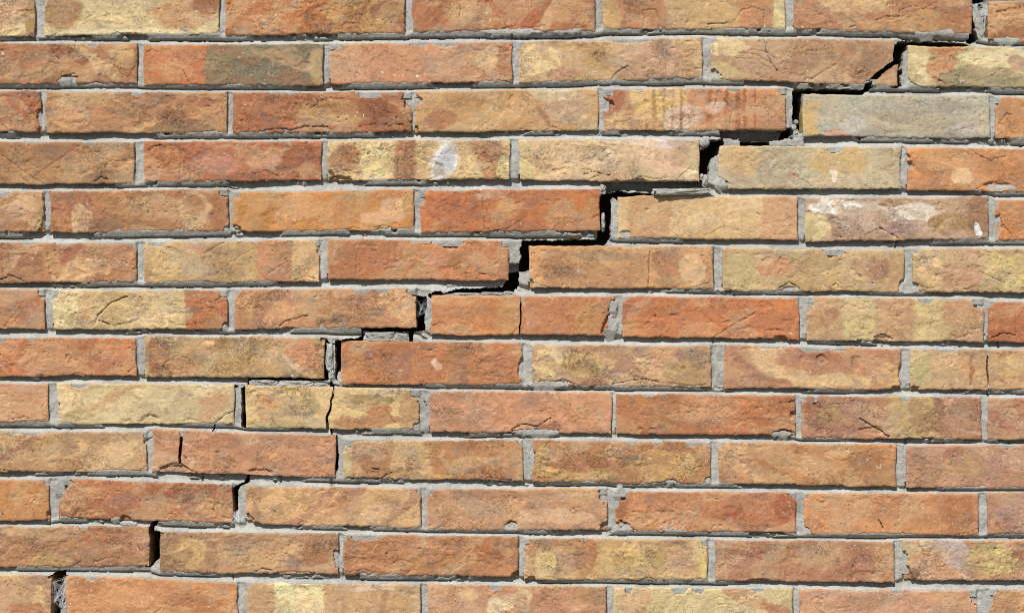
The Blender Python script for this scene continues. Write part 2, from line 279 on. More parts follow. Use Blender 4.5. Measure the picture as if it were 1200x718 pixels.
B((943.5,1158,233,230.5,283,279),(192,154,120),[E(974,241,26,9,(242,236,224)),E(1016,240,32,6,(226,212,192)),E(995,246,14,6,(232,222,206)),E(956,266,18,18,(218,200,134)),E(1004,259,30,16,(196,166,142)),E(1068,250,34,13,(222,206,184)),E(1112,262,28,11,(176,136,88)),E(1146,252,13,26,(172,122,86)),E(1060,268,30,10,(190,152,138)),E(1144,267,4.5,10,(240,240,244),.25),E(1050,237,18,5,(190,150,110))],(.4,.7,1.1),[C((1014,276),(1026,270),(1034,268),d=3),C((1030,266),(1042,273),(1053,279),d=3.5),C((984,252),(1000,268),d=1.4),C((978,276),(990,278))],"mauve brick with white salt stains and one white drip")
B((1167.5,1380,234,235,281,282),(210,134,78),[E(1190,245,14,14,(214,146,90)),E(1198,265,10,8,(216,148,98))],(.3,.3,1.0),[K(1170,266,5,12),K(1168,237,4,4),C((1170,262),(1180,268),(1186,276))])
# ---- course 6
B((-52,160,284,285,332,330),(194,132,90),[E(26,306,24,9,(180,118,86)),E(98,316,40,13,(220,168,114),.4,-15),E(80,300,26,6,(184,112,82),.5,-25),E(58,304,10,12,(204,146,98)),E(140,300,18,12,(206,144,102)),E(16,328,20,5,(168,124,92))],(.6,.4,1.3),[K(76,285,12,4.5),K(35,284,10,3),K(130,284,8,3),C((0,328),(12,322),(24,327),d=4),C((56,298),(57,318),d=1.6),K(157,286,4,4)])
B((168.5,374,284,281,331,329),(204,164,106),[E(192,306,20,18,(216,180,116)),E(232,316,24,13,(200,168,128)),V(301,342,(212,146,102),4),V(342,380,(224,182,124),3),E(232,292,14,5,(216,150,116)),E(270,310,22,14,(206,168,104)),E(320,325,14,6,(196,132,92))],(.5,.3,1.0),[C((188,288),(202,290),(212,296),d=2.5),C((238,298),(258,286),(264,283),d=3),C((254,320),(282,300),(297,292),d=1.3),C((312,322),(330,310),d=2),C((345,328),(358,324),(370,327),d=3),K(374,290,5,8),K(186,285,10,3)])
B((384,596,280,282,327,329),(204,128,82),[E(560,306,40,10,(210,148,102),.4,20),E(510,306,14,8,(214,142,108)),E(535,306,12,7,(184,120,74)),E(588,300,8,14,(206,142,94)),E(430,305,30,14,(200,122,80)),E(480,322,40,5,(210,132,82))],(.3,.4,1.1),[K(524,283,22,5,4),K(526,287,12,5,4),K(488,283,8,4),K(500,282,8,3),C((418,300),(418,324),d=1.4),C((545,321),(560,319),(586,325),d=2),K(594,285,6,7),P(394,299,4,6,.5)])
B((620,836,288,289,337,338),(212,154,102),[E(631,312,11,22,(226,160,104)),E(652,308,18,16,(194,134,88),.5),E(690,316,34,10,(216,158,104),.4,25),E(706,300,34,6,(176,140,100)),E(786,308,20,18,(198,136,94)),E(812,316,14,18,(228,180,126)),E(780,328,12,8,(190,146,104)),E(740,320,14,12,(200,142,96))],(.5,.3,.9),[C((761,288),(761,312),(760,338),d=5),C((824,292),(823,304),(830,314),(834,329),d=2.5),C((622,328),(632,334),(645,337),d=2),C((810,337),(822,334),(835,330),d=2),K(622,334,5,6),C((640,300),(634,312),(640,326),d=1.2)])
B((847,1059,291,293,340,342),(200,166,114),[E(868,316,22,20,(194,172,112)),E(906,310,22,13,(212,150,108),.25),E(1020,312,24,13,(182,130,98)),E(960,306,30,10,(186,154,104)),E(950,326,30,10,(208,172,112)),E(1048,318,10,20,(200,156,108)),E(900,338,40,4,(214,186,124))],(.4,.5,1.1),[K(978,293,13,8,4.5),C((913,337),(925,331),(937,338),d=4),P(926,338,10,4,-2),C((998,315),(1010,324)),K(1058,334,5,8)])
B((1070,1283,291,292,342,343),(208,174,116),[E(1090,316,15,16,(224,184,126)),V(1104,1149,(202,154,118),4),E(1182,318,32,22,(214,188,116)),E(1080,335,14,6,(214,180,112))],(.7,.4,1.3),[C((1148,318),(1160,324),(1178,332),d=3),C((1075,335),(1090,338),(1100,336),d=2.5),C((1130,339),(1145,335)),K(1072,338,6,6),K(1072,293,5,5)])
# ---- course 7
B((-160,52,339,339,385,385),(206,136,92),[E(10,362,14,22,(198,138,96)),E(34,352,14,10,(196,124,86)),E(32,376,20,8,(214,134,86))],(.5,.3,1.0),[C((4,384),(30,352),d=1.5),K(50,346,4,5)])
B((62,266,340,340,386,386),(216,186,126),[V(58,96,(224,204,144),6),E(101,358,11,16,(218,168,112)),E(140,360,28,20,(200,168,108)),E(172,374,28,8,(230,196,144)),E(190,352,26,10,(210,184,124)),V(217,270,(200,122,78),3,-.05),E(240,372,12,14,(206,130,76)),E(245,350,14,6,(208,140,92))],(.6,.4,1.3),[C((111,378),(114,370),(126,357),(148,347),d=5),C((116,376),(128,380),d=4),P(140,368,24,12,1.2),K(64,344,5,5),K(263,343,7,6),K(264,382,5,5),C((190,372),(205,380),(222,381),d=2)])
B((275,487.5,339,338,386,383),(202,140,96),[E(325,364,20,15,(226,162,112)),E(292,360,7,14,(228,176,116)),E(466,358,24,22,(230,170,118),.3),E(432,358,42,7,(206,138,100),.4,28),E(405,344,16,7,(222,160,110)),E(340,345,18,8,(204,142,104)),E(400,370,40,10,(196,140,92))],(.8,.3,1.0),[C((328,382),(334,376),(346,373),(361,369),d=4),K(423,341,10,5),K(450,340,8,3.5),K(484,342,7,7),K(277,342,4,6),K(341,385,8,4)])
B((505,720,346,347,392,393),(214,136,80),[E(530,366,18,10,(216,140,86)),E(594,372,14,15,(208,150,86)),V(610,730,(210,132,86),1.5,0,.8),E(690,372,18,20,(204,142,80)),E(625,372,12,14,(212,142,104)),E(515,350,10,6,(226,160,108))],(.3,.3,.9),[X((609.2,338),(611.2,338),(611,365),(609.6,402),(607.6,402),(609,365)),C((601,391),(606,385),(609,384),d=3),K(719,361,6,9,4.2),K(715,383,9,12,4.2),C((508,382),(516,378),(524,382),d=2)])
B((730,936,347,349,394,397),(212,122,70),[E(800,362,40,12,(204,120,70)),E(760,385,30,8,(216,132,78)),E(900,372,30,12,(208,124,76))],(.3,.3,1.2),[C((836,396),(852,385),(870,375),(886,366),d=3),C((826,370),(835,378),(840,380),d=2),C((895,387),(912,386),(920,389),d=2.5),C((895,395),(910,394),d=2),K(733,349,4,4),K(915,397,8,3.5)])
B((946,1152.5,348,350,398,400),(204,160,114),[E(962,364,13,16,(216,162,112)),E(976,368,10,7,(184,134,96)),V(988,1026,(206,182,118),5),E(1052,368,22,20,(208,158,114)),V(1072,1106,(210,186,122),5),E(1124,366,20,16,(206,154,110)),E(1095,388,18,8,(224,200,134)),E(955,385,10,10,(206,160,106))],(.3,.7,1.1),[K(950,358,6,8),K(1087,350,10,6),K(1112,350,8,3),K(1148,354,9,8,4.5),C((1025,396),(1035,391),(1047,397),d=4),P(1036,397,9,4,-2),C((1114,391),(1124,396),(1134,391),d=3),P(1052,371,2,2,-1)])
B((1158.7,1370,353,354,400,401),(200,114,70),[E(1175,372,12,16,(204,122,78))],(.4,.3,1.3),[C((1191,366),(1190,384),(1192,400),d=3),C((1163,396),(1175,390),(1190,392),d=4),K(1160,356,5,6)])
# ---- course 8
B((-52,159.5,395,396,441,440),(208,126,76),[E(60,420,40,14,(210,132,84)),E(130,410,24,12,(214,138,88)),E(100,435,50,5,(202,120,74))],(.2,.4,1.8),[K(36,397,5,5,4),K(2,398,6,3),C((80,440),(92,437),(104,441),d=3),C((150,436),(158,430))])
B((169.5,380,394,396,441,443),(196,156,100),[E(186,416,16,20,(194,134,88)),E(210,432,18,12,(210,150,104),.2),E(180,434,10,8,(190,122,82)),E(240,412,14,9,(234,190,134),.15,-15),E(312,416,14,14,(222,176,116)),E(352,412,40,15,(218,148,104),.25,36),E(352,433,26,4,(234,190,126),.3,36),E(280,400,50,4,(186,144,96)),E(376,420,6,26,(198,150,100))],(1.0,.7,1.1),[C((190,440),(193,426),(204,418),(216,418),(226,424),(229,434),d=2),P(210,434,18,14,-.8),K(378,398,4,4)])
B((398.7,611.5,399,402,450,450),(206,128,78),[E(415,425,16,22,(214,138,84)),E(433,414,9,8,(176,116,96)),E(466,428,18,14,(182,122,96)),E(470,412,22,6,(196,120,76)),E(540,432,24,14,(208,138,88)),E(582,430,22,16,(200,128,88)),E(511,428,5,6,(236,190,158)),E(546,435,5,18,(194,120,84),.5,15)],(.6,.3,1.0),[C((483,412),(500,426),(510,438),(520,446),d=1.4),C((556,420),(562,438),(590,442),d=1.6),C((440,446),(452,440),d=1.8),K(401,401,3,4),K(611,430,4,12)])
B((623,833,404,405,452,453),(208,162,116),[E(645,424,20,18,(234,200,134)),E(682,428,24,18,(214,174,108)),E(728,428,44,6,(194,144,116),.5,-38),E(690,408,24,4,(200,148,110)),E(770,420,24,12,(212,160,116)),E(800,436,28,14,(198,158,102)),E(809,426,7,8,(222,178,110)),E(700,446,26,7,(192,140,108)),E(805,414,18,5,(188,142,118))],(.8,.4,1.2),[C((718,450),(740,446),(756,444),(772,447),d=3.5),C((632,444),(650,448),(660,444),(676,451),d=4),C((697,433),(712,441),(722,447),d=2),C((785,448),(810,452),(830,450),d=3),K(640,452,18,4),K(658,449,8,4),P(800,432,3,3,-.8)])
B((849,1055.5,404,409,454,456),(200,138,102),[E(870,424,20,20,(200,136,102)),E(925,440,48,10,(224,182,128),.5,24),E(900,412,20,8,(222,180,128)),E(960,414,36,6,(192,122,88),.5,18),E(1015,418,30,14,(198,132,94)),E(985,446,44,8,(224,184,124)),E(1042,440,12,18,(216,164,104)),E(910,445,20,4,(186,122,90),.5,20)],(.2,.3,.8),[P(963,422,6,6,-1.6),P(1002,426,5,8,-1.4),P(939,419,3,3,-1),C((956,418),(962,415),(970,422),d=2),C((968,449),(978,453),d=2),K(905,405,20,4),K(960,408,24,4),K(984,409,8,4),P(1044,431,4,3,.7),P(1023,441,2,2,.7),P(1011,432,2,2,.6),K(1055,440,3,12),K(1050,455,6,4),C((1000,446),(1001,448),d=2)])
B((1067.5,1278,409,410,456,457),(208,162,112),[E(1080,430,15,24,(188,174,112)),E(1112,430,20,18,(208,160,112)),E(1137,432,2.5,18,(190,116,84)),E(1180,430,20,14,(220,176,108)),E(1125,412,20,4,(190,150,100))],(.4,.5,1.0),[X((1157.2,400),(1159.3,400),(1158.2,432),(1160.2,466),(1158,466),(1156,432)),C((1104,454),(1108,450)),K(1110,410,10,3),K(1070,455,8,3)])
# ---- course 9
B((-155,56.5,448,449,494,493),(216,156,110),[E(30,475,20,14,(210,146,100)),E(25,452,24,4,(204,150,118))],(.2,.3,.9),[C((10,492),(28,488),(34,491),d=3),C((55,470),(48,478),d=1.5)])
B((67,274.5,449,450,496,496),(214,192,136),[E(80,468,14,18,(230,198,138)),E(94,486,15,9,(186,166,106)),E(130,466,38,5,(212,168,114),.5,-26),E(250,476,22,13,(218,164,118),.5,-35),E(200,480,40,12,(212,194,140)),E(90,455,14,6,(224,186,130))],(.3,.3,.9),[P(175,493,11,6,-1.8),C((164,494),(168,488),(176,485),(184,491),d=3),C((146,494),(152,491),d=2.5),C((215,493),(222,490),(230,492),d=3),C((204,472),(209,470),d=2),C((248,500),(257,492),(264,486),(276,481),d=3.5),K(93,450,9,6),K(69,482,4,8),P(86,476,1.5,8,.6)])
B((288,492,451,457,501,503),(222,188,122),[E(312,480,13,11,(206,130,84)),E(322,474,24,12,(216,160,104),.6,0,.6),E(350,482,18,8,(196,166,106)),E(365,470,8,12,(190,164,110)),E(430,468,30,11,(176,146,90)),E(444,482,13,9,(202,130,84)),E(428,494,48,7,(200,140,92)),E(480,480,12,20,(200,152,98)),E(440,458,40,4,(226,196,136)),E(325,496,40,5,(192,166,110))],(.8,.5,1.1),[X((391,450),(393.5,450),(389,470),(389.3,477),(384.6,489),(385.5,506),(382,506),(381.6,489),(386.3,477),(386.4,470)),K(489,462,9,8,4.4),K(491,500,7,6,4),C((452,480),(462,494),(470,499),d=2.5),P(357,481,6,3,.8)],"yellow brick cracked clean through near its middle")
B((503.5,716.5,459,459,506,507),(212,146,108),[E(545,466,18,6,(190,140,110)),E(560,485,24,12,(216,156,120)),E(690,480,20,18,(216,148,104)),E(620,470,24,8,(206,142,108),.5,-30),E(640,500,18,6,(176,112,82))],(.3,.3,.9),[C((522,505),(523,496),(532,486),(545,482),d=1.8),C((667,462),(670,474),(666,484),(657,492),d=2.5),C((600,502),(612,497),(630,499),(645,490),(658,501),d=3.5),K(630,506,28,4.5,4),C((634,482),(644,478),(652,484),d=1.8),C((580,466),(585,476),(578,484),d=1.4)])
B((722,932,461,463,508,510),(198,120,72),[E(830,476,36,18,(214,148,102)),E(770,480,30,18,(192,122,80)),E(780,490,8,10,(178,112,60)),E(905,490,24,14,(190,112,70)),E(745,470,12,14,(202,124,70)),E(860,495,24,6,(206,130,84))],(.3,.4,1.1),[K(760,462,9,4,4),C((915,472),(931,470),d=4),K(931,487,5,5),K(918,507,12,4,4),C((880,465),(883,467),d=2)])
B((939,1149.5,464,465,513,514),(188,132,100),[E(950,480,12,18,(186,122,90)),E(977,486,18,12,(182,140,90)),E(1005,480,22,14,(182,130,110)),E(1030,478,16,12,(198,142,102)),V(1040,1095,(200,166,104),6),E(1120,485,24,18,(200,148,116)),E(1100,478,6,14,(170,120,92)),E(985,507,18,6,(180,126,104))],(.6,.5,1.1),[C((1008,490),(1020,497),(1034,506),(1042,511),d=6),P(1022,504,14,5,-1.5),C((970,510),(978,503),(990,499),(1004,508),d=2),K(1062,465,7,6,4.4),K(958,471,3,6),C((965,475),(990,473),d=2.5),K(942,467,4,5),C((948,475),(952,492),d=2)])
B((1158.7,1370,466,467,515,516),(194,130,98),[E(1175,490,14,14,(190,122,96))],(.4,.3,.9))
# ---- course 10
B((-38,172,505,506,553,551),(202,156,108),[E(82,526,22,9,(230,176,118),.3,-15),E(134,534,34,14,(226,182,124),.4,-20),E(60,525,30,12,(190,144,94)),E(12,515,24,10,(220,170,116)),E(20,524,34,4,(190,132,100),.5,-30),E(165,532,8,20,(200,148,98)),E(50,545,50,7,(194,146,96)),E(130,512,30,5,(188,148,104))],(.6,.3,1.0),[K(40,506,15,5,4.2),K(20,505,8,3),C((135,506),(150,518),d=2),C((0,550),(14,552),(24,552),d=3),C((88,552),(95,549),(102,551),d=2.5),K(170,513,4,6),C((165,551),(172,546),d=3),P(133,516,3,3,.6)])
B((178.5,393,503,510,552,559),(208,144,106),[E(195,520,14,16,(206,144,106)),E(256,520,26,10,(198,134,92)),E(255,535,24,12,(206,142,100)),E(330,518,40,6,(196,140,108)),E(345,540,40,14,(212,148,110)),E(310,538,24,10,(214,150,104),.4,-25),E(205,550,16,5,(150,100,74))],(.5,.3,1.0),[X((211,500),(215,500),(214.2,520),(212.5,532),(212,544),(208.5,544),(209.3,525),(211,512)),P(204,549,18,6,-2.6),C((186,552),(192,546),(204,542),(212,543),(222,550),(232,555),d=3.5),C((245,520),(246,555),d=2),C((302,530),(303,545),(296,552),d=2),C((303,545),(312,550),(320,556),d=3),P(306,553,14,4,-1.8),C((366,558),(376,552),(386,557),d=2.5),C((216,534),(218,536),d=4)])
B((402.7,612,516,516,559,563),(198,134,84),[V(400,412,(208,188,126),1.5),V(412,444,(216,160,110),5),E(437,540,17,14,(182,126,82),.5),V(458,506,(208,168,112),3,.1),E(446,524,14,6,(190,134,96)),E(530,540,28,22,(196,132,82)),E(484,545,8,7,(176,116,82)),E(500,558,40,3,(216,164,90)),E(535,545,4,12,(212,160,88),.5,20),V(552,620,(200,134,86),4),E(590,520,24,4,(206,144,94)),E(510,520,14,6,(190,132,84))],(.7,.5,1.1),[K(408,519,6,5,4),C((436,548),(444,550),d=5),C((448,560),(454,555),(460,553),d=4),K(610,519,4,4),C((570,559),(600,562),d=3)])
B((624.5,833,515,518,564,566),(198,134,86),[E(636,540,12,22,(208,168,98)),E(650,556,20,8,(206,160,92)),E(690,557,40,5,(206,164,98)),E(680,540,44,12,(194,128,84)),E(780,545,46,19,(206,156,92)),E(803,538,15,9,(224,170,102),.2,20),E(755,540,10,7,(222,170,106)),E(785,522,34,5,(190,130,86)),E(740,522,30,4,(186,126,82))],(.8,.4,1.2),[K(770,518,8,4),K(812,519,9,5),K(828,518,8,4),K(740,517,8,3),K(625,536,3,8),C((655,563),(680,558),d=2),C((790,535),(796,545),(808,552),(822,545),d=2),K(780,565,14,3),K(830,563,5,5)])
B((842,1050,518,521,566,570),(204,140,88),[E(860,540,20,22,(224,164,112)),E(905,540,34,15,(190,122,78)),E(985,532,18,7,(224,170,118)),E(960,548,30,10,(214,152,98)),E(1015,540,22,13,(182,122,78)),E(1036,556,12,8,(190,136,84)),E(870,560,24,5,(214,150,98))],(.4,.4,1.1),[K(844,520,4,4),C((970,533),(985,541),(1000,535),d=2),C((988,555),(996,560),(1004,556),d=2)])
B((1062,1274,522,521,571,572),(200,144,110),[E(1130,546,20,14,(204,154,104)),E(1115,532,12,6,(180,120,92)),E(1085,560,20,8,(206,150,108)),E(1180,540,20,14,(196,140,116))],(.3,.4,.9),[P(1114,540,3,3,.7),C((1072,565),(1075,560),(1080,565),d=3),C((1112,532),(1120,536),d=2),K(1185,521,14,4)])
# ---- course 11
B((-155,57.5,562,562,610,609),(208,138,76),[E(30,590,24,14,(204,136,74)),E(40,570,16,6,(200,130,74))],(.1,.3,1.2),[K(54,565,4,4),C((40,562),(50,564),(56,572),d=3),K(57,603,3,5)])
B((69,272,561,567,606,612),(196,120,78),[E(86,585,16,20,(214,154,106)),E(105,575,20,8,(206,142,96)),E(142,588,18,9,(190,120,92)),E(178,587,11,10,(190,120,92)),E(226,578,22,9,(186,118,90)),E(202,590,16,9,(214,132,76)),E(190,575,24,6,(186,108,70)),E(250,595,14,10,(210,154,98)),E(262,580,10,14,(196,130,92)),E(110,602,14,5,(206,148,98))],(.7,.3,1.1),[K(73,566,9,8,4.5),K(70,580,4,7,4.2),C((106,604),(112,600),(119,599),d=3),C((253,574),(253,586),(250,597),d=2.5),K(145,607,8,3),K(255,566,6,3)])
B((287.5,493,569,572,614,618),(216,166,112),[E(316,598,20,13,(230,180,126)),E(366,595,50,5,(198,138,102),.5,-38),E(345,610,20,4,(200,140,104),.5,-20),E(404,588,46,6,(212,152,104),.5,-38),E(410,578,30,5,(194,134,98),.5,-30),E(470,595,34,5,(200,140,110),.5,-45),E(440,600,20,12,(228,180,124)),E(300,580,12,6,(204,152,98)),E(300,602,4,14,(198,140,104))],(.5,.3,.9),[C((348,615),(354,610),(362,613),d=3),K(290,608,8,7,4),K(295,614,10,4,4),K(492,575,4,5)])
B((500.5,711,573,572,620,621),(208,150,108),[E(560,580,50,6,(190,140,98)),E(680,585,20,10,(212,154,104)),E(650,605,50,8,(220,172,130)),E(530,595,24,12,(206,148,104)),E(600,596,24,6,(212,160,116))],(.5,.3,.9),[C((597,580),(600,600),(602,612),d=1.8),C((592,618),(598,610),(605,612),(606,620),d=4),P(599,615,7,6,-1.6),C((510,620),(518,616),(524,619),d=3),K(708,578,8,9,4.4),K(709,615,5,6,4),K(503,575,4,4),C((700,617),(711,606),d=2),P(672,596,1.6,2,-1)])
B((720.5,932,575,577,621,624),(206,130,84),[E(727,595,7,16,(176,104,72)),E(745,590,14,18,(220,144,94)),E(790,590,34,14,(206,136,92)),E(770,612,18,6,(222,138,76)),V(843,940,(204,126,84),1.5),E(858,603,14,13,(190,104,62)),E(922,596,13,22,(188,104,66)),E(885,590,18,12,(206,136,96))],(.5,.3,1.1),[K(726,576,10,9,4.8),K(722,588,4,6,4.6),K(728,617,9,6,3),C((841,577),(841,600),d=2),C((796,612),(802,617),(804,621),d=2),C((725,608),(738,617),(745,621),d=3.5),K(930,580,4,6),K(787,622,10,3)])
B((943,1147,577,578,625,626),(214,142,90),[E(1125,600,20,22,(192,122,76),.6),E(990,600,30,14,(216,148,96)),E(1060,585,40,7,(208,136,86)),E(952,595,8,20,(218,154,100))],(.2,.3,1.0),[C((1029,609),(1033,613),(1036,621),d=5),C((960,614),(968,622),d=2),K(945,579,4,5),K(945,622,4,5),C((1120,626),(1140,623),(1147,618),d=2)])
B((1157,1368,577,577,625,626),(184,132,108),[E(1166,612,8,12,(196,120,80)),E(1180,600,16,14,(188,140,122)),E(1165,585,8,8,(196,130,92))],(.4,.4,1.0))
# ---- course 12
B((-38,175,617,617,664,663),(184,128,88),[E(55,655,26,10,(206,160,98)),E(130,640,40,14,(186,128,90)),E(165,635,12,18,(206,140,104)),E(110,630,20,10,(192,122,80)),E(40,630,40,8,(178,124,86)),E(20,621,20,4,(210,160,112))],(.4,.6,1.2),[C((110,658),(124,654),(134,653),d=3),P(128,658,12,5,.8),C((160,636),(165,646),(168,642),d=3),C((90,662),(96,656),d=2.5),K(96,617,5,3),C((168,660),(175,655),d=3)])
B((187,396.5,623,625,670,672),(194,144,102),[E(192,648,7,24,(174,134,94)),E(222,648,20,20,(212,170,106),.2),E(222,648,6,5,(196,146,92)),V(242,256,(186,136,96),2),E(295,655,38,13,(208,162,108)),E(275,632,40,6,(178,130,92)),E(340,650,20,12,(206,158,110)),E(368,650,14,14,(190,128,84)),E(345,660,8,8,(186,138,110))],(.8,.6,1.1),[C((298,670),(308,666),(318,667),d=4),C((188,668),(200,667),(215,671),d=2),K(394,655,4,12,4),C((322,671),(345,669),(370,671),d=3),K(190,627,3,4)])
B((402.7,607,626,628,673,675),(198,130,84),[E(566,645,26,10,(190,112,64),.5,20),E(520,635,50,5,(196,130,88),.4,15),E(450,655,30,12,(202,132,86)),E(520,660,40,9,(196,134,84)),E(410,640,8,18,(182,124,88)),E(594,640,8,14,(206,146,102)),E(470,640,30,8,(196,132,86))],(.4,.5,1.3),[K(430,628,17,6,4.2),K(405,629,4,5),C((453,648),(455,658),d=3),C((484,661),(484,666),d=2),C((410,670),(425,667),(440,671),d=2),K(604,672,5,4)])
B((614.7,829,630,632,678,679),(206,162,104),[E(622,650,8,20,(196,146,94)),E(638,660,12,17,(218,188,120)),E(662,658,12,12,(202,152,114)),E(685,650,14,22,(196,132,86)),E(650,636,34,6,(198,140,94)),E(742,655,42,18,(216,178,106)),E(725,652,8,10,(206,158,96)),E(770,652,10,12,(196,158,90)),E(798,658,20,16,(208,156,116)),E(820,645,9,14,(214,186,126)),E(785,636,16,4,(192,140,98)),E(824,665,5,14,(224,196,110))],(.7,.5,1.1),[K(617,635,5,7),C((640,676),(660,679),d=2.5),C((752,679),(760,676),(768,679),d=4),K(827,634,5,6),C((824,634),(829,648),d=2),K(622,677,5,4)])
B((838,1048,633,634,680,682),(196,134,98),[E(880,655,24,14,(190,128,100)),E(860,640,16,7,(200,140,96)),E(950,652,24,10,(200,146,98)),E(925,645,16,9,(186,130,92)),E(1010,655,10,16,(184,122,94),.5,20),E(1036,655,12,20,(206,150,104)),E(970,672,40,6,(190,126,92)),E(900,672,20,6,(204,148,106))],(.6,.3,1.0),[P(1001,671,3,8,-1.4),C((1037,681),(1046,672),d=1.8),K(890,680,12,3)])
B((1058.7,1270,633,633,679,679),(206,150,110),[E(1085,655,24,16,(216,160,118)),E(1068,642,14,7,(206,186,130)),E(1096,642,24,6,(226,200,160),.4,38),E(1118,640,24,10,(206,196,192),.4,25),E(1130,658,24,10,(200,176,160)),E(1165,656,30,20,(208,182,110)),E(1195,645,10,10,(188,124,90)),E(1070,672,8,6,(150,110,80)),E(1062,650,3,20,(200,170,120))],(.5,.9,1.3),[K(1060,668,8,9,4.6),K(1059,654,5,12,4.2),C((1062,670),(1072,678),d=3),C((1083,645),(1092,648),d=1.5)],"tan brick with a lilac and yellow crusted patch")
# ---- course 13
B((-150,60,672,674,722,723),(200,150,110),[E(48,700,7,18,(222,180,124)),E(20,690,24,14,(206,158,112)),E(10,676,14,5,(214,176,116)),E(25,712,30,6,(202,130,90))],(.4,.4,1.0),[C((8,676),(14,682),d=1.5),K(58,675,3,3)])
B((78,278,674,682,724,729),(216,146,92),[E(102,688,16,9,(196,124,72),.6),E(230,706,34,14,(196,122,70),.6),E(150,700,30,12,(220,154,102)),E(260,690,20,8,(212,140,88))],(.1,.3,.9),[K(107,676,8,3.5),C((180,718),(190,711),d=3),C((190,708),(195,706),d=2)])
B((289,492.5,683,684,731,732),(214,172,116),[E(303,705,14,20,(220,172,124)),V(321,380,(228,214,152),2.5),V(380,425,(214,170,118),3),E(450,706,30,18,(214,166,112)),E(452,704,4,16,(192,142,104),.5,10),E(430,687,40,3,(222,190,160)),E(475,700,12,20,(204,160,106))],(.5,.4,1.0),[C((318,718),(323,712),d=2.5),C((432,704),(436,708),d=2),K(291,685,3,4)])
B((501,710.7,684,687,732,734),(208,148,108),[E(518,705,16,20,(212,148,106)),E(552,695,14,10,(228,180,128)),E(545,712,14,10,(206,146,112)),E(590,706,22,9,(240,208,154),.4,-25),E(614,700,10,14,(216,182,132)),E(650,705,26,16,(202,140,104)),E(690,698,12,12,(198,146,96)),E(680,712,14,6,(220,164,116))],(.4,.4,1.0),[C((535,688),(531,700),(530,720),d=2.5),K(580,687,8,4,4),C((572,700),(584,692),d=2.5),C((616,690),(617,720),d=1.2)])
B((719.5,929,688,689,736,737),(216,192,130),[E(745,706,20,14,(218,164,114),.4,-20),E(730,692,14,5,(216,182,126)),E(880,702,34,8,(204,152,106),.4,22),E(905,712,20,6,(200,140,100),.4,20),E(800,712,40,8,(216,196,136)),E(915,695,14,8,(216,196,134))],(.4,.3,.9),[K(796,690,11,6,4.4),K(818,692,8,5,4.2),K(736,692,5,5),P(870,702,4,3,.8),C((842,708),(852,708),d=2.5),K(888,690,10,3.5)])
B((937,1145,690,692,738,740),(210,150,114),[E(1020,705,30,10,(200,146,114)),E(965,710,24,12,(214,156,118)),E(1110,708,30,14,(212,156,116)),E(1000,695,50,4,(196,150,122))],(.2,.4,.9),[K(1051,692,7,5,4.4),K(1142,698,6,10,4.6),C((1103,700),(1104,716),d=1),C((940,700),(938,716),d=2)])
B((1160.5,1372,690,691,738,739),(208,154,108),[E(1175,705,16,20,(202,146,98))],(.5,.3,1.5),[K(1162,700,4,12,4.4),K(1163,692,5,4,4)])

# ---- courses just outside the photograph: the wall goes on
r2 = np.random.default_rng(11)
GEN = [(196,124,80),(206,150,100),(188,126,88),(214,182,124),(204,136,90),(178,132,92),(212,152,104)]
def gen_row(y, x0, n, tilt=0.0):
    x = x0
    for k in range(n):
        L = r2.uniform(206, 212)
        c = GEN[r2.integers(len(GEN))]; c2 = GEN[r2.integers(len(GEN))]; c3 = GEN[r2.integers(len(GEN))]
        cx = x + r2.uniform(40, 170)
        B((x, x + L, y + r2.uniform(-1, 1), y + r2.uniform(-1, 1), y + 48 + r2.uniform(-1, 1), y + 48 + r2.uniform(-1, 1)), c,
          [E(cx, y + 24, r2.uniform(20, 60), r2.uniform(10, 24), c2, .4, r2.uniform(-30, 30)), E(x + r2.uniform(20, 190), y + r2.uniform(5, 40), 24, 10, c3)], (.5, .4, 1.1))
        x += L + r2.uniform(8, 10)
gen_row(-71, -270, 8); gen_row(-129, -160, 7)
gen_row(745, -270, 8); gen_row(803, -160, 7)
COURSES = [14.0]
for (o, *_rest) in list(BR): pass
# one more brick at each end of every photographed course
rows = {}
for b in BR:
    yc = (b[0][2] + b[0][3] + b[0][4] + b[0][5]) / 4 - 0.0125 * ((b[0][0] + b[0][1]) / 2 - 600)
    placed = False
    for k in rows:
        if abs(k - yc) < 24: rows[k].append(b); placed = True; break
    if not placed: rows[yc] = [b]
ROWS = [sorted(rows[k], key=lambda b: b[0][0]) for k in sorted(rows)]
for R in ROWS:
    if -60 < R[0][0][2] < 740:
        for side in (0, 1):
            o = R[0][0] if side == 0 else R[-1][0]
            x0, x1 = (o[0] - 220, o[0] - 10) if side == 0 else (o[1] + 10, o[1] + 220)
            yt, yb = (o[2], o[4]) if side == 0 else (o[3], o[5])
            c = GEN[r2.integers(len(GEN))]; c2 = GEN[r2.integers(len(GEN))]
            nb = ((x0, x1, yt, yt, yb, yb), c, [E(x0 + 100, yt + 20, 60, 20, c2)], (.5, .4, 1.1), (), None)
            R.insert(0, nb) if side == 0 else R.append(nb)

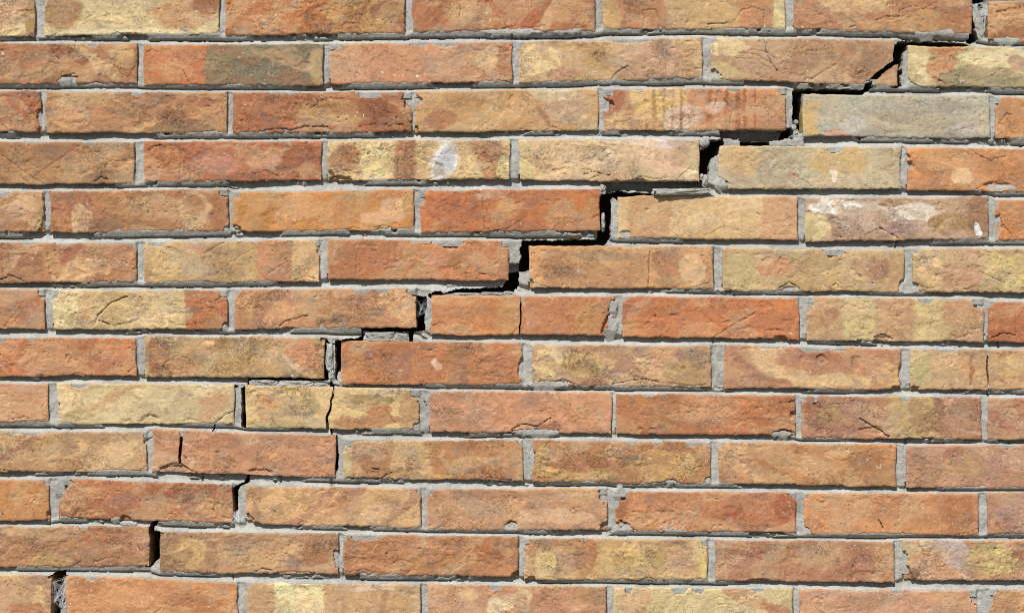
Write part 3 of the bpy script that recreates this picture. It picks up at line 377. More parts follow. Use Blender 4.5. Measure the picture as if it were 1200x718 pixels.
# ------------------------------------------------------------------ bricks
def axis(a, b, lo, hi, fine, coarse):
    """sample positions from a to b: fine inside [lo, hi], coarse outside"""
    pts = [a]
    while pts[-1] < b - 1e-6:
        x = pts[-1]; st = fine if lo <= x <= hi else coarse
        pts.append(x + st)
    p = np.array(pts); p[-1] = b
    if len(p) > 2 and p[-1] - p[-2] < 0.3 * fine: p = np.delete(p, -2)
    return p
FINE = 1.05
def build_brick(spec, sid):
    (x0, x1, ytl, ytr, ybl, ybr), base, pats, (marb, speck, rough), feats, label = spec
    s = sid * 5 + 3
    inview = x1 > -4 and x0 < 1204 and ybl > -4 and ytl < 722
    fx = FINE if inview else 5.0
    xs = axis(x0, x1, -14, 1214, fx, 5.0)
    Hh = ((ybl - ytl) + (ybr - ytr)) / 2
    n_y = int(round(Hh / (FINE if inview else 5.0))) + 1
    U, Vv = np.meshgrid((xs - x0) / (x1 - x0), np.linspace(0, 1, n_y))
    W = x1 - x0
    # wavy outline
    top = ytl + (ytr - ytl) * U + 1.0 * fbm(U * W / 38, 0 * U + s, s) ; bot = ybl + (ybr - ybl) * U + 1.0 * fbm(U * W / 34, 0 * U + s + 9, s)
    top += .5 * vn(U * W / 6, 0 * U + s, s + 1); bot += .6 * vn(U * W / 5, 0 * U + s + 4, s + 2)
    PY = top + (bot - top) * Vv
    le = 1.1 * fbm(Vv * Hh / 22, 0 * U + s, s + 4); re = 1.1 * fbm(Vv * Hh / 22, 0 * U + s + 5, s + 5)
    PX = x0 + W * U + le * (1 - U) ** 8 + re * U ** 8
    # distance to the rim
    du = np.minimum(U * W, (1 - U) * W); dv = np.minimum(Vv, 1 - Vv) * Hh
    rim = np.minimum(du, dv)
    cr = 4.5                                                   # rounded corners
    m = (du < cr) & (dv < cr)
    rim = np.where(m, cr - np.hypot(cr - du, cr - dv), rim)
    # domain warp
    wxn = PX + 4.5 * fbm(PX / 24, PY / 16, s) + 1.5 * fbm(PX / 6, PY / 5.5, s + 3, 4)
    wyn = PY + 3.8 * fbm(PX / 22, PY / 16, s + 6) + 1.3 * fbm(PX / 6, PY / 5.5, s + 8, 4)
    # ---- clay colours
    col = np.broadcast_to(clay(base), PX.shape + (3,)).copy()
    lo = fbm(PX / 46, PY / 26, s + 2, 4)[..., None]
    col *= 1 + 0.13 * lo
    col *= 1 + lo * np.array([.02, -.01, -.06])
    for p in pats:
        if p[0] == 'e':
            _, cx, cy, rx, ry, c, soft, rot, al = p
            a = math.radians(rot); dx, dy = wxn - cx, wyn - cy
            uu = (dx * math.cos(a) + dy * math.sin(a)) / rx; vv = (-dx * math.sin(a) + dy * math.cos(a)) / ry
            soft_ = soft * (.48 - .18 * marb); mk = sst(1 + soft_, 1 - soft_, np.hypot(uu, vv)) * al
        else:
            _, a0, a1, c, soft, slant, al = p
            thin = soft <= 3; soft = soft + .3 if thin else soft * 1.3; xx = PX + (wxn - PX) * (.3 if thin else .6) + slant * (PY - (ytl + ybl) / 2)
            mk = sst(a0 - soft * .5, a0 + soft * .5, xx) * sst(a1 + soft * .5, a1 - soft * .5, xx) * al
        cb = clay(base); c_ = np.clip(cb + 1.12 * (clay(c) - cb), .01, .95)      # keep neighbouring clays well apart
        col += (c_ - col) * mk[..., None]
        rimline = 4 * mk * (1 - mk) * sst(-.2, .4, vn(PX / 4, PY / 4, s + 9)) * marb * .24      # the dark seam where two clays meet
        col *= (1 - rimline)[..., None]
    # the clay body: ill-mixed clays drawn out into swirls, leaning one way in each brick
    ang = (TAB[s & 255, 7] * .9); ca, sa = math.cos(ang), math.sin(ang)
    pu = (PX * ca + PY * sa); pv = (-PX * sa + PY * ca)
    wu = pu + 16 * fbm(PX / 42, PY / 30, s + 11, 3); wv = pv + 12 * fbm(PX / 38, PY / 26, s + 12, 3)
    body = fbm(wu / 58, wv / 17, s + 13, 5)
    cream = clay(tuple(np.minimum(np.array(base) * .35 + np.array((232, 196, 144)) * .65 + 4, 255)))
    burnt = clay(tuple(np.array(base) * .55 + np.array((140, 92, 70)) * .45))
    st_ = .55 + .45 * marb
    mc = (.5 * sst(.20, .30, body) + .5 * sst(.12, .55, body)) * .78 * st_
    mb = (.5 * sst(-.20, -.29, body) + .5 * sst(-.12, -.50, body)) * .58 * st_
    col += (cream * np.clip(col.mean(-1, keepdims=True) / cream.mean(), .8, 1.05) - col) * mc[..., None]
    col += (burnt - col) * mb[..., None]
    # plaques: skins that have flaked or fused, bounded by a thin dark line
    f = fbm(wxn / 27, wyn / 14, s + 15, 5)
    lv = f * 2.6 + .25; par = np.floor(lv) % 2; line = np.minimum(lv % 1.0, 1 - lv % 1.0)
    where = sst(-.05, .40, fbm(PX / 32, PY / 20, s + 14, 2) + .32 * (marb - .45))
    brk = sst(-.45, .25, vn(PX / 3.2, PY / 3.2, s + 16))
    crisp = sst(.085, .02, line) * where * brk * (.4 + .6 * marb)
    col *= (1 + where * (par - .5) * .17)[..., None]
    col *= (1 - .36 * crisp)[..., None]
    # soot and iron smudges
    sm = sst(.12, .62, fbm(PX / 20, PY / 11, s + 18, 5)) * (.35 + .65 * marb)
    g_ = col.mean(-1, keepdims=True)
    col += (g_ * np.array([.80, .68, .56]) - col) * (.46 * sm)[..., None]
    col *= (1 + .07 * fbm(PX / 9, PY / 7, s + 28))[..., None]
    # grains
    g1 = vn(PX / 1.5, PY / 1.5, s + 21); g2 = vn(PX / 2.3, PY / 2.3, s + 22)
    zone = sst(-.3, .5, fbm(PX / 22, PY / 16, s + 24))
    dk = sst(.42, .72, g1) * (.25 + .75 * zone) * (.20 + .8 * speck)
    col *= (1 - .26 * dk)[..., None]
    lt = sst(.55, .85, g2) * (.3 + .7 * (1 - zone)) * (.15 + .6 * speck)
    col += (np.array([.72, .64, .5]) - col) * (.30 * lt)[..., None]
    salt = sst(.78, .93, vn(PX / 2.0, PY / 2.0, s + 26)) * sst(.25, .6, fbm(PX / 34, PY / 22, s + 27))
    col += (np.array([.85, .82, .78]) - col) * (.5 * salt)[..., None]
    # ---- relief (mm behind the face)
    rz = (.35 + 1.1 * sst(-.35, .45, fbm(PX / 36, PY / 24, s + 29, 3))) * rough
    R = 0.25 + .45 * fbm(PX / 60, PY / 34, s + 30) + rz * (.10 * fbm(PX / 15, PY / 12, s + 31) + .12 * fbm(PX / 4.2, PY / 4, s + 33) + .06 * g1)
    R += .45 * crisp + .35 * dk * rz + where * (.5 - par) * .20
    pit = sst(.62, .86, vn(PX / 3.1, PY / 2.7, s + 35)) * sst(.0, .5, fbm(PX / 20, PY / 14, s + 36)) * rough
    R += 1.0 * pit
    # laminar flakes: small steps in the surface
    st = fbm(wxn / 34, wyn / 16, s + 38, 3)
    R += .3 * rz * sst(.24, .265, st) - .22 * rz * sst(-.36, -.335, st)
    st2 = fbm(wxn / 15, wyn / 9, s + 37, 3); R += .35 * rz * sst(.42, .445, st2)
    # arris: rounded and chipped
    chw = 1.9 * fbm(PX / 13, PY / 9, s + 40) + 1.2 * fbm(PX / 4, PY / 4, s + 43) - .72 - .6 * (Vv > .5)
    chw = np.maximum(chw, 0) * (.40 + .45 * rough)
    R += .7 * np.clip(1 - rim / 1.7, 0, 1) ** 2
    near = (np.abs(rim - chw) < .52 * FINE) & (chw > .35) & (rim > .2)
    dd = np.where(near, chw - rim, 0)
    vert = dv <= du
    PY = PY + np.where(vert, dd * np.where(Vv < .5, 1, -1), 0); PX = PX + np.where(vert, 0, dd * np.where(U < .5, 1, -1))
    edge_chip = (rim < chw) & ~near & (chw > .35)
    R += edge_chip * (2.3 + .5 * g2 + .5 * fbm(PX / 5, PY / 5, s + 46))
    raw = edge_chip * 1.0
    keep = np.ones((PX.shape[0] - 1, PX.shape[1] - 1), bool)
    for ft in feats:
        k = ft[0]
        if k == 'k':
            _, cx, cy, rx, ry, d = ft
            dx = wxn * .5 + PX * .5 - cx; dy = wyn * .5 + PY * .5 - cy
            dx = dx * (1 + .25 * vn(PX / 3, PY / 3, s + 47)); dy = dy * (1 + .3 * vn(PX / 3, PY / 3, s + 48))
            # a bite that starts near an arris runs out over it
            if abs(cy - (ytl + ytr) / 2) < ry + 3: dy = np.maximum(dy, 0)
            elif abs(cy - (ybl + ybr) / 2) < ry + 3: dy = np.minimum(dy, 0)
            if abs(cx - x0) < rx + 2: dx = np.maximum(dx, 0)
            elif abs(cx - x1) < rx + 2: dx = np.minimum(dx, 0)
            q = np.hypot(dx / rx, dy / ry); gq = np.hypot(dx / rx ** 2, dy / ry ** 2) / np.maximum(q, 1e-6)
            off = (1 - q) / np.maximum(gq, 1e-6)                 # distance to the outline of the bite
            near = (np.abs(off) < .70 * FINE) & (rim > .2)
            nrm = np.maximum(np.hypot(dx / rx ** 2, dy / ry ** 2), 1e-6)
            PX = PX + np.where(near, off * (dx / rx ** 2) / nrm, 0); PY = PY + np.where(near, off * (dy / ry ** 2) / nrm, 0)
            mk = ((q < 1) & ~near) * 1.0; R += mk * (d + .5 * g2 + .6 * fbm(PX / 5, PY / 5, s + 49)); raw = np.maximum(raw, mk)
        elif k == 'p':
            _, cx, cy, rx, ry, h = ft
            q = np.hypot((wxn * .5 + PX * .5 - cx) / rx, (wyn * .5 + PY * .5 - cy) / ry)
            mk = sst(1.15, .8, q); R -= mk * h
            if h < 0: R += mk * .5 * np.abs(fbm(PX / 3, PY / 3, s + 50))
        elif k == 'c':
            _, pts, d = ft
            jx = PX + .8 * fbm(PX / 6, PY / 6, s + 52); jy = PY + .8 * fbm(PX / 6, PY / 6, s + 55)
            dist, bx, by = seg_dist(jx, jy, pts)
            near = dist < .53 * FINE
            PX = np.where(near, PX + (bx - jx) * .85, PX); PY = np.where(near, PY + (by - jy) * .85, PY)
            R += (d if d > 3.2 else d * .65) * (.75 + .35 * vn(PX / 6, PY / 6, s + 58)) * near
    for ft in feats:
        if ft[0] == 'x':
            jx = PX + .9 * fbm(PX / 8, PY / 8, s + 57); jy = PY + .9 * fbm(PX / 8, PY / 8, s + 59)
            sd, bx, by = poly_sd(jx, jy, ft[1])
            near = np.abs(sd) < .62 * FINE
            inner = (U > 1e-6) & (U < 1 - 1e-6)
            PX = np.where(near & inner, PX + bx - jx, PX); PY = np.where(near, PY + by - jy, PY)
            sdn = np.where(near, 0, sd)
            qs = (sdn[:-1, :-1] + sdn[1:, :-1] + sdn[:-1, 1:] + sdn[1:, 1:]) / 4
            keep &= qs > 0
    # fresh broken clay is a shade redder and lighter
    fresh = clay(base) * np.array([.96, .86, .80])
    col += (fresh - col) * (.45 * raw)[..., None]
    o = sheet("brick", PX, PY, R, np.clip(col, .004, .95) * ALB, keep, 95, MAT_BRICK, wall, alpha=np.clip((.08 + marb * 1.0) * (.35 + .65 * where), 0, 1))
    if label: o["label"] = label
    return o
k = 0
for R_ in ROWS:
    for b in R_:
        build_brick(b, k); k += 1

# ------------------------------------------------------------------ mortar
# places where the crack has opened right through the joints
VOID = [
 [(1139,-30),(1159,-30),(1157,2),(1146,4),(1140,5)],
 [(1145.5,8),(1147,5),(1149.5,4.4),(1152,6),(1152.6,9),(1151,12),(1148,12.6),(1146,11)],
 [(1138,10),(1141,22),(1145,40),(1147.5,46),(1142,50),(1136,52),(1132,50),(1136,45)],
 [(1151,18),(1160,19),(1160,43),(1155,44)],
 [(1055,47.5),(1100,48.7),(1132,51),(1137,53.5),(1136,58),(1064,58),(1059,62),(1057.5,101.5),(1050,104),(1044,104),(1044,55),(1050,52)],
 [(1013,97),(1022,95),(1024,104),(1012,110),(1004,116),(946,118),(946,160),(941,160),(931,149),(929,146),(929,106),(932,103),(1012,104.5)],
 [(921,150),(930,148),(931,156),(926,162),(915,163)],
 [(867,165),(902,165),(905,176),(868,176)],
 [(831,163.5),(848,162),(849,175),(845,176),(842,181),(833,186),(831.5,204),(827,211),(822,212),(816,209),(816,176),(829,172)],
 [(710,224.5),(727,223.5),(740,225.5),(766,226.5),(767,236),(724,236),(720,231.5),(716.5,234),(716,277),(709,287),(700,292),(700,226)],
 [(612,281),(650,281.5),(697,279.8),(708,279),(708,294),(624,294),(624,316),(608,319),(608,336),(599,345),(590,343),(534,344),(533,338),(560,337.5),(588,336),(592,330),(592,319),(607,318.5),(608,308),(610.5,300),(608,292)],
 [(510,341),(517,340),(519,343),(534,339),(534,344),(520,345),(516,349),(503,349),(501,345)],
 [(484,347),(500,346.5),(500,353),(498.5,370),(498,384.5),(497.5,388),(485,389.5),(483,400),(479,400),(478,389.5),(427,388.6),(426,399),(426,404),(399,404),(392.5,407),(392.5,398.5),(424,394.2),(424,384),(484,380)],
 [(392,398),(403,398),(403,434),(396,436),(395,447),(392.5,444)],
 [(376,396),(380,395),(385,399),(389,402),(392,401),(392.5,404),(389,403.5),(383,401),(381.5,412),(381,425),(386,444),(389,446),(388,452),(386.6,452),(386.4,446),(300,446),(295,447),(294.5,453),(289,454),(292,500),(287,503),(282.5,500),(282,454),(289,451),(289,443),(376,440)],
 [(268,452),(276,451),(281,453),(274.5,455),(273.5,470),(273.8,486),(268,486)],
 [(391,450),(393,456),(387,456),(386,450)],
 [(250.8,497),(253,497),(249.5,505),(247,505)],
 [(386,502),(388.3,502),(390,511),(387.2,511)],
 [(388,508),(395,510),(396.8,530),(396.3,548),(393,556),(388,556)],
 [(289,557),(292.7,557),(292.7,565),(281.5,570),(278.5,575),(278,598),(275,606),(268,612),(268,573),(285,565)],
 [(177,609),(185,609),(181.5,617),(179,622),(192,623),(192,652),(187,654),(182,659),(176,665),(170,664),(170,620),(174,617)],
 [(71,668),(77,668),(77,674),(83,676),(83,690),(77,702),(70,715),(68,735),(55,735),(55,675)],
]
CRACKS = [  # hairlines through the joints
 [(236,554),(236.4,564)],[(329,560),(328.5,569)],[(388,561),(388,571)],[(57,606),(57,616)],[(1158.5,456),(1159,467)],[(1063,510),(1062,521)],
 [(56.8,646),(57,650)],[(276,707),(277,728)],[(272,672),(273,683)],[(622,462),(640,462),(646,466)],[(497,470),(500,475)],[(1031,470),(1030,480)],
 [(836,396),(836,404)],[(178,512),(172,516),(168,519)],[(1053,278),(1050,290)],[(1150,397),(1155,392)],[(1171,400),(1171,409)],[(1008,155),(1008,168)],
]
SMEAR = [  # mortar slopped over the face of a brick: centre, radii, height above the face
 (1087,37,14,5,.5),(1088,33,6,2.5,.4),(1108,38,10,3,.3),(76,93,8,4,-.1),(600,37,34,3,-.2),(665,36,16,3,-.2),
 (1187,220,6,4,-.5),(630,506,26,3.5,-.2),(1180,47,16,3.5,-.4),
 (715,380,8,11,-.6),(719,360,5,8,-.6),(70,572,6,10,-.6),(726,577,8,7,-.8),(846,214,8,6,-1),
 (150,613,10,2.4,0),(135,607,6,3,0),(915,508,12,3.5,-.4),(640,450,22,4,-.4),
]
SETR = [  # pieces of joint that sit deeper, or stand proud: polygon, recess in mm
 ([(845,152),(922,151),(920,164),(868,165.5),(846,161)],32),
 ([(707,212),(826,212),(826,220),(766,221),(766,226),(728,222),(708,226)],30),
 ([(697,271),(707,271),(707,280),(697,280)],11),
 ([(597,309.5),(608,308.5),(608,320),(597,320)],17),
 ([(660,281),(680,281),(680,290),(660,290)],26),
 ([(848,161.5),(867,162),(868,172),(848,172)],2.6),
 ([(901,166),(940,161),(945,172),(902,173)],.6),
 ([(1140,4),(1146,6),(1155,40),(1149,44),(1142,20)],1.4),
]
# pieces that crack has carried along with the mortar but that are open behind
def row_curve(R, top):
    xs, ys = [], []
    for b in R:
        o = b[0]
        xs += [o[0], o[1]]; ys += [o[2], o[3]] if top else [o[4], o[5]]
    return np.array(xs), np.array(ys)
TOPC = [row_curve(R, True) for R in ROWS]; BOTC = [row_curve(R, False) for R in ROWS]
NR = len(ROWS)
def topy(i, x): return np.interp(x, *TOPC[i])
def boty(i, x): return np.interp(x, *BOTC[i])
# how deep the upper side of each bed joint was struck (top course first)
DEEP = {}
for i in range(NR):
    f = i / (NR - 1.0)
    DEEP[i] = 10.2 - 2.6 * f
SHELF = {i: (.45 if i < 4 else .02 - .12 * (i % 3)) for i in range(NR)}
def recess(X_, Y_, i_bed):
    """depth of the mortar face behind the bricks for points around bed joint i (below course i)"""
    b = boty(i_bed, X_); t = topy(i_bed + 1, X_)
    gap = np.maximum(t - b, 4)
    t_ = (Y_ - b) / np.minimum(gap, 12.5)
    n1 = fbm(X_ / 60, 0 * Y_ + i_bed * 3.7, 60 + i_bed); n2 = fbm(X_ / 23, Y_ / 40 + i_bed, 80 + i_bed); n3 = fbm(X_ / 7, Y_ / 5, 90 + i_bed)
    r0 = DEEP[i_bed] + 2.2 * n1 + 1.1 * n2
    r1 = 1.3 + .55 * n2
    brk = .68 + .11 * n1 + .05 * n3                                        # struck: hollow above, a firm sloped lip below
    tt = np.clip(t_, 0, 1)
    shelf = sst(-.12, .12, fbm(X_ / 75, 0 * Y_ + i_bed * 5.3, 70 + i_bed) + SHELF[i_bed] + .25 * n3)
    r = np.where(tt < brk, r0 - (r0 - r1) * .45 * tt / brk, r0 - (r0 - r1) * (.45 + .55 * (tt - brk) / (1 - brk)))
    q = np.clip(tt / (brk * .95), 0, 1)                          # mortar left hanging under the upper brick, then the tooled groove
    r_sh = 1.0 + .45 * n2 + (2.6 + .9 * n1) * np.clip(q / .74, 0, 1) + np.maximum(r0 - 1.4, 2.2) * sst(.74, .96, q)
    r = np.where(tt < brk * .95, r + (r_sh - r) * shelf, r)
    # beyond the lower brick's arris the mortar keeps its level (smeared over chipped edges); above it goes back under the brick
    r = r + np.where(t_ > 1, (t_ - 1) * gap * .12, 0) + np.where(t_ < 0, -t_ * 1.2, 0)
    r = r + .28 * n3
    return r, t_
def head_recess(X_, Y_, xl, xr, i):
    u = (X_ - xl) / max(xr - xl, 3)
    r = 3.5 + 1.0 * fbm(X_ / 30, Y_ / 24, 130 + i) + .45 * fbm(X_ / 4, Y_ / 7, 140 + i)
    g = 1.7 * np.exp(-((u - .18 - .1 * fbm(X_ / 30, Y_ / 22, 150 + i)) / .13) ** 2) * sst(-.2, .4, fbm(X_ / 50, Y_ / 30 + i, 155 + i) + .15)
    return r + g
HEADS = []     # (row, xl at top/bottom, xr at top/bottom)
for i, R in enumerate(ROWS):
    for a, b in zip(R[:-1], R[1:]): HEADS.append((i, a[0][1], b[0][0]))
def mortar_height(X_, Y_, i_bed=None, head=None):
    if i_bed is not None:
        r, t_ = recess(X_, Y_, i_bed)
        # blend into the head joints that open above and below
        for (i, xl, xr) in HEADS:
            if i not in (i_bed, i_bed + 1): continue
            inside = sst(xl - 1.5, xl + 1.5, X_) * sst(xr + 1.5, xr - 1.5, X_)
            if i == i_bed: wgt = inside * sst(.35, -.25, t_)
            else: wgt = inside * sst(.7, 1.15, t_)
            if wgt.max() > 0: r = r + (head_recess(X_, Y_, xl, xr, i) - r) * wgt
    else:
        i, xl, xr = head
        r = head_recess(X_, Y_, xl, xr, i)
    r = r + .20 * fbm(X_ / 3.2, Y_ / 3.2, 170) + .09 * vn(X_ / 1.3, Y_ / 1.3, 171)
    jx = X_ + 1.4 * fbm(X_ / 7, Y_ / 7, 172); jy = Y_ + 1.4 * fbm(X_ / 7, Y_ / 7, 174)
    for poly, val in SETR:
        px = [p[0] for p in poly]; py = [p[1] for p in poly]
        if X_.max() < min(px) - 4 or X_.min() > max(px) + 4 or Y_.max() < min(py) - 4 or Y_.min() > max(py) + 4: continue
        sd, _, _ = poly_sd(jx, jy, poly)
        mk = sst(.6, -.9, sd); r = r + (val + .5 * fbm(X_ / 5, Y_ / 5, 176) - r) * mk
    for (cx, cy, rx, ry, h) in SMEAR:
        if X_.max() < cx - rx * 2 or X_.min() > cx + rx * 2 or Y_.max() < cy - ry * 2 or Y_.min() > cy + ry * 2: continue
        dy = jy - cy; dy = np.where(dy > 0, dy * .45, dy) + 1.2 * fbm(X_ / 4, Y_ / 4, 180)
        q = np.hypot((jx - cx) / rx, dy / ry)
        mk = sst(1.12, .93, q); tgt = -h * .4 + .15 + .3 * fbm(X_ / 6, Y_ / 5, 178) + np.maximum(Y_ - cy - ry * .6, 0) * .45
        r = np.where(tgt < r, r + (tgt - r) * mk, r)
    return r
MORT = lin((174, 175, 172))
def mortar_tint(X_, Y_):
    c = np.broadcast_to(MORT, X_.shape + (3,)).copy()
    c *= (1 - .15 * sst(.1, .6, fbm(X_ / 26, Y_ / 14, 187, 4)))[..., None] * np.array([1, .985, .96])     # grime
    c *= (1 + .12 * fbm(X_ / 40, Y_ / 22, 190) + .06 * fbm(X_ / 8, Y_ / 8, 193))[..., None]
    c *= (1 - .30 * sst(.5, .8, vn(X_ / 1.5, Y_ / 1.5, 196)) * .5)[..., None]
    warm = sst(.1, .7, fbm(X_ / 70, Y_ / 30, 198))[..., None]
    c = c * (1 + warm * np.array([.0, -.02, -.06]))
    return c * ALB
def cut(PX, PY, keep, step):
    for poly in VOID:
        px = [p[0] for p in poly]; py = [p[1] for p in poly]
        if PX.max() < min(px) - 3 or PX.min() > max(px) + 3 or PY.max() < min(py) - 3 or PY.min() > max(py) + 3: continue
        jx = PX + .9 * fbm(PX / 8, PY / 8, 200) + .5 * vn(PX / 2.5, PY / 2.5, 203); jy = PY + .9 * fbm(PX / 8, PY / 8, 204) + .5 * vn(PX / 2.5, PY / 2.5, 206)
        sd, bx, by = poly_sd(jx, jy, poly)
        near = np.abs(sd) < .6 * step
        PX = np.where(near, PX + bx - jx, PX); PY = np.where(near, PY + by - jy, PY)
        s_ = np.where(near, 0, sd)
        keep &= (s_[:-1, :-1] + s_[1:, :-1] + s_[:-1, 1:] + s_[1:, 1:]) / 4 > 0
    return PX, PY, keep
def hair(PX, PY, r):
    for pts in CRACKS:
        d, bx, by = seg_dist(PX + .6 * fbm(PX / 5, PY / 5, 210), PY, pts)
        r = r + 3.5 * (d < .75)
    return r
MARG, MS = 7.0, 1.15
def mortar_piece(name, PX, PY, step, **kw):
    keep = np.ones((PX.shape[0] - 1, PX.shape[1] - 1), bool)
    PX, PY, keep = cut(PX, PY, keep, step)
    if not keep.any(): return None
    r = hair(PX, PY, mortar_height(PX, PY, **kw))
    return sheet(name, PX, PY, r, mortar_tint(PX, PY), keep, 60, MAT_MORTAR, wall)
for i in range(NR - 1):
    xmin = min(ROWS[i][0][0][0], ROWS[i + 1][0][0][0]); xmax = max(ROWS[i][-1][0][1], ROWS[i + 1][-1][0][1])
    vis = -30 < boty(i, 600.0) < 740
    xs = axis(xmin, xmax, -10, 1210, MS if vis else 6.0, 6.0)
    ns = 22 if vis else 8
    Xg, S = np.meshgrid(xs, np.linspace(0, 1, ns))
    b = boty(i, Xg) - MARG; t = topy(i + 1, Xg) + MARG
    mortar_piece("bed_joint", Xg, b + (t - b) * S, MS, i_bed=i)
for (i, xl, xr) in HEADS:
    ymid = (topy(i, xl) + boty(i, xr)) / 2
    vis = -30 < ymid < 750 and -10 < xl < 1210
    st = MS if vis else 5.0
    nxs = max(3, int((xr - xl + 2 * MARG) / st)); nys = max(3, int(40 / st))
    Xg, S = np.meshgrid(np.linspace(xl - MARG, xr + MARG, nxs), np.linspace(0, 1, nys))
    t = topy(i, Xg) + MARG; b = boty(i, Xg) - MARG
    mortar_piece("head_joint", Xg, t + (b - t) * S, st, head=(i, xl, xr))

# ------------------------------------------------------------------ mortar flakes, lumps and crumbs along the crack
def lump(name, cx, cy, rx, ry, depth_c, dz, seed, parent=None, box=.5, tone=1.0, slope=0.0, n=26, tilt=0.0):
    """a broken lump of mortar: an irregular superellipsoid centred depth_c mm behind the face"""
    th = np.linspace(0, 2 * math.pi, n, endpoint=False); ph = np.linspace(-math.pi / 2, math.pi / 2, n // 2 + 1)
    T, Pp = np.meshgrid(th, ph)
    def sp(v, e): return np.sign(v) * np.abs(v) ** e
    x = sp(np.cos(Pp), box) * sp(np.cos(T), box); y = sp(np.cos(Pp), box) * sp(np.sin(T), box); z = sp(np.sin(Pp), box)
    nse = 1 + .16 * fbm(T * 1.3 + x, Pp * 2 + y, seed) + .13 * fbm(x * rx / 3.5 + 9, y * ry / 3 + z * 2, seed + 3)
    X_ = cx + rx * x * nse; Y_ = cy + ry * y * nse + slope * (rx * x); D = depth_c + dz * z * nse + tilt * rx * x
    co = np.stack([wx_(X_).ravel(), D.ravel() * .001, wz_(Y_).ravel()], -1)
    m_, n_ = T.shape; fs = []
    for a in range(m_ - 1):
        for b in range(n_): fs.append((a * n_ + b, a * n_ + (b + 1) % n_, (a + 1) * n_ + (b + 1) % n_, (a + 1) * n_ + b))
    me = bpy.data.meshes.new(name); me.from_pydata(co.tolist(), [], fs)
    at = me.color_attributes.new("tint", 'FLOAT_COLOR', 'POINT')
    rgba = np.ones((len(co), 4), np.float32); rgba[:, :3] = (mortar_tint(X_, Y_) * tone).reshape(-1, 3)
    at.data.foreach_set("color", rgba.ravel()); me.update(); me.validate()
    me.materials.append(MAT_MORTAR)
    o = bpy.data.objects.new(name, me); COL.objects.link(o)
    if parent is not None: o.parent = parent
    return o
FLAKES = [  # centre, radii, depth, thickness, lean, squareness, tilt
 (799,225.0,33,3.9,1.2,6.2,-.01,.42,.09),(445,394.4,17,5.0,5.2,5,.0,.42,.02),(470,394.8,9,4.4,6.2,5,.03,.5,.0),(436,391.8,8,2.4,3.8,4,.0,.6,.0),
 (309,448.3,17,3.0,6.2,5,.02,.42,.02),(347,449.4,20,3.3,5.8,5,.015,.45,-.02),(376,450.8,8.5,2.6,6.4,5,.03,.5,.0),
 (826,166,6,6.5,4,5,0,.75,0),(706,222,4.2,6,4,5,0,.75,0),(707,260,2.4,10,7,6,0,.65,0),(386.5,418,4.4,15,6,6,0,.55,0),(388.5,439,3.6,8,6.6,6,0,.6,0),
 (548,345,16,1.9,6.5,5,.03,.55,0),(578,344.4,14,2.1,6,5,.02,.55,0),(596,343,6,1.8,6.4,4,.0,.6,0),(827,212,3.6,7.5,8,6,0,.7,0),(823,207,2.4,3.5,7,4,0,.8,0),
]
for q, (cx, cy, rx, ry, dc, dz, lean, bxx, tl) in enumerate(FLAKES):
    lump("mortar_flake", cx, cy, rx, ry, dc, dz, 301 + 2 * q, wall, bxx, .98, lean, 44 if rx > 12 else 26, tl)
CR = [(933.5,143,3.0,2.8,"topmost pea-sized grey mortar crumb jammed in the crack left of the grey brick"),
      (931,149,2.6,3.8,"narrow upright mortar crumb in the middle of the crumb pile left of the grey brick"),
      (933,156,2.8,3.4,"lower-left mortar crumb leaning in the crack left of the grey brick"),
      (940,160,4.2,3.6,"largest mortar crumb at the foot of the crumb pile beside the grey brick's lower corner")]
for q, (cx, cy, rx, ry, lb) in enumerate(CR):
    o = lump("mortar_crumb", cx, cy, rx, ry, 5.0, 3.5, 330 + q * 7, None, .75, 1.05, 0, 16)
    o["label"] = lb; o["category"] = "mortar crumb"; o["group"] = "loose mortar crumbs caught in the crack"

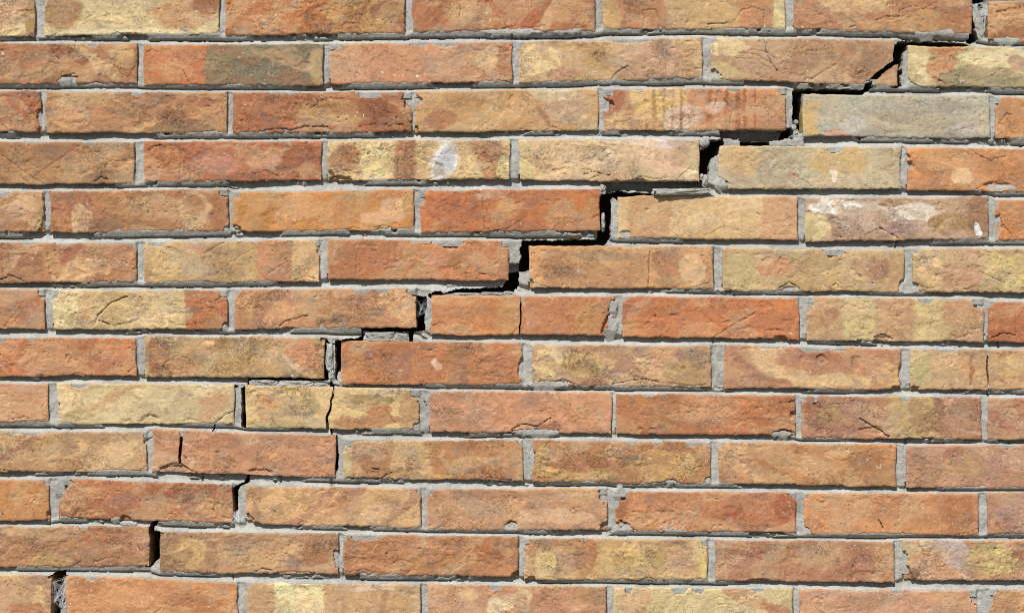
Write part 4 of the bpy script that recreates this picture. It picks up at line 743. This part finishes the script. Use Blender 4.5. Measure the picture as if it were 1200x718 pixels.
# ------------------------------------------------------------------ cobwebs in the crack
def cobweb(label, centre, anchors, n, seed, th=.045):
    rg = np.random.default_rng(seed); vs_, fs = [], []
    def strand(p, q, w0):
        p = np.array(p, float); q = np.array(q, float); m = 5
        sag = rg.uniform(-.8, .8, 3)
        pts = [p + (q - p) * t + sag * 4 * t * (1 - t) for t in np.linspace(0, 1, m)]
        for a in range(m):
            c = pts[a]; b0 = len(vs_)
            for k3 in range(3):
                an = k3 * 2.094; vs_.append((wx_(c[0] + w0 * math.cos(an)), (c[2] + w0 * .5 * math.sin(an)) * .001, wz_(c[1] + w0 * math.sin(an))))
            if a:
                for k3 in range(3):
                    fs.append((b0 - 3 + k3, b0 - 3 + (k3 + 1) % 3, b0 + (k3 + 1) % 3, b0 + k3))
    for j in range(n):
        a, b = rg.choice(len(anchors), 2, replace=False)
        pa = np.array(anchors[a]) + rg.normal(0, 1.3, 3); pb = np.array(anchors[b]) + rg.normal(0, 1.3, 3)
        if j % 2: pb = np.array(centre) + rg.normal(0, 1.2, 3)
        strand(pa, pb, th * rg.uniform(.6, 1.5))
    me = bpy.data.meshes.new("cobweb"); me.from_pydata(vs_, [], fs); me.update(); me.materials.append(MAT_WEB)
    o = bpy.data.objects.new("cobweb", me); COL.objects.link(o)
    o["label"] = label; o["category"] = "cobweb"; o["group"] = "cobwebs spun across the crack"
cobweb("white funnel cobweb round a small hole in the joint at the wall's top right", (1150,14,4), [(1142,10,3),(1158,6,3),(1160,18,3),(1150,24,4),(1156,12,2),(1153,38,6)], 150, 5)
cobweb("wispy white cobweb hanging in the crack at the bottom left", (75.5,690,5), [(61,682,4),(77,676,4),(77.5,700,4),(62,705,6),(70,712,8)], 130, 6, .036)
cobweb("small dusty cobweb in the crack's opening right of a salmon brick halfway down", (494,360,14), [(488,352,8),(499,350,10),(498,366,10),(489,370,10)], 45, 7, .03)
cobweb("pale tuft of cobweb at the lower right corner of the mauve and orange brick", (276.5,607,2.5), [(272,600,2),(279,598,2),(280,611,1.5),(270,612,2),(284,609,1.5)], 110, 8)

# ------------------------------------------------------------------ behind and below
def box_part(name, x0, x1, y0, y1, z0, z1, mat, parent):
    v = [(x, y, z) for x in (x0, x1) for y in (y0, y1) for z in (z0, z1)]
    f = [(0,1,3,2),(4,6,7,5),(0,4,5,1),(2,3,7,6),(0,2,6,4),(1,5,7,3)]
    me = bpy.data.meshes.new(name); me.from_pydata(v, [], f); me.update(); me.materials.append(mat)
    o = bpy.data.objects.new(name, me); COL.objects.link(o)
    if parent is not None: o.parent = parent
    return o
box_part("wall_core", -.86, .87, .097, .24, .0, .98, MAT_CORE, wall)
me = bpy.data.meshes.new("ground")
me.from_pydata([(-60,-60,0.002),(60,-60,0.002),(60,60,0.002),(-60,60,0.002)], [], [(0,1,2,3)]); me.update(); me.materials.append(MAT_GROUND)
g = bpy.data.objects.new("ground", me); COL.objects.link(g); g["kind"] = "structure"
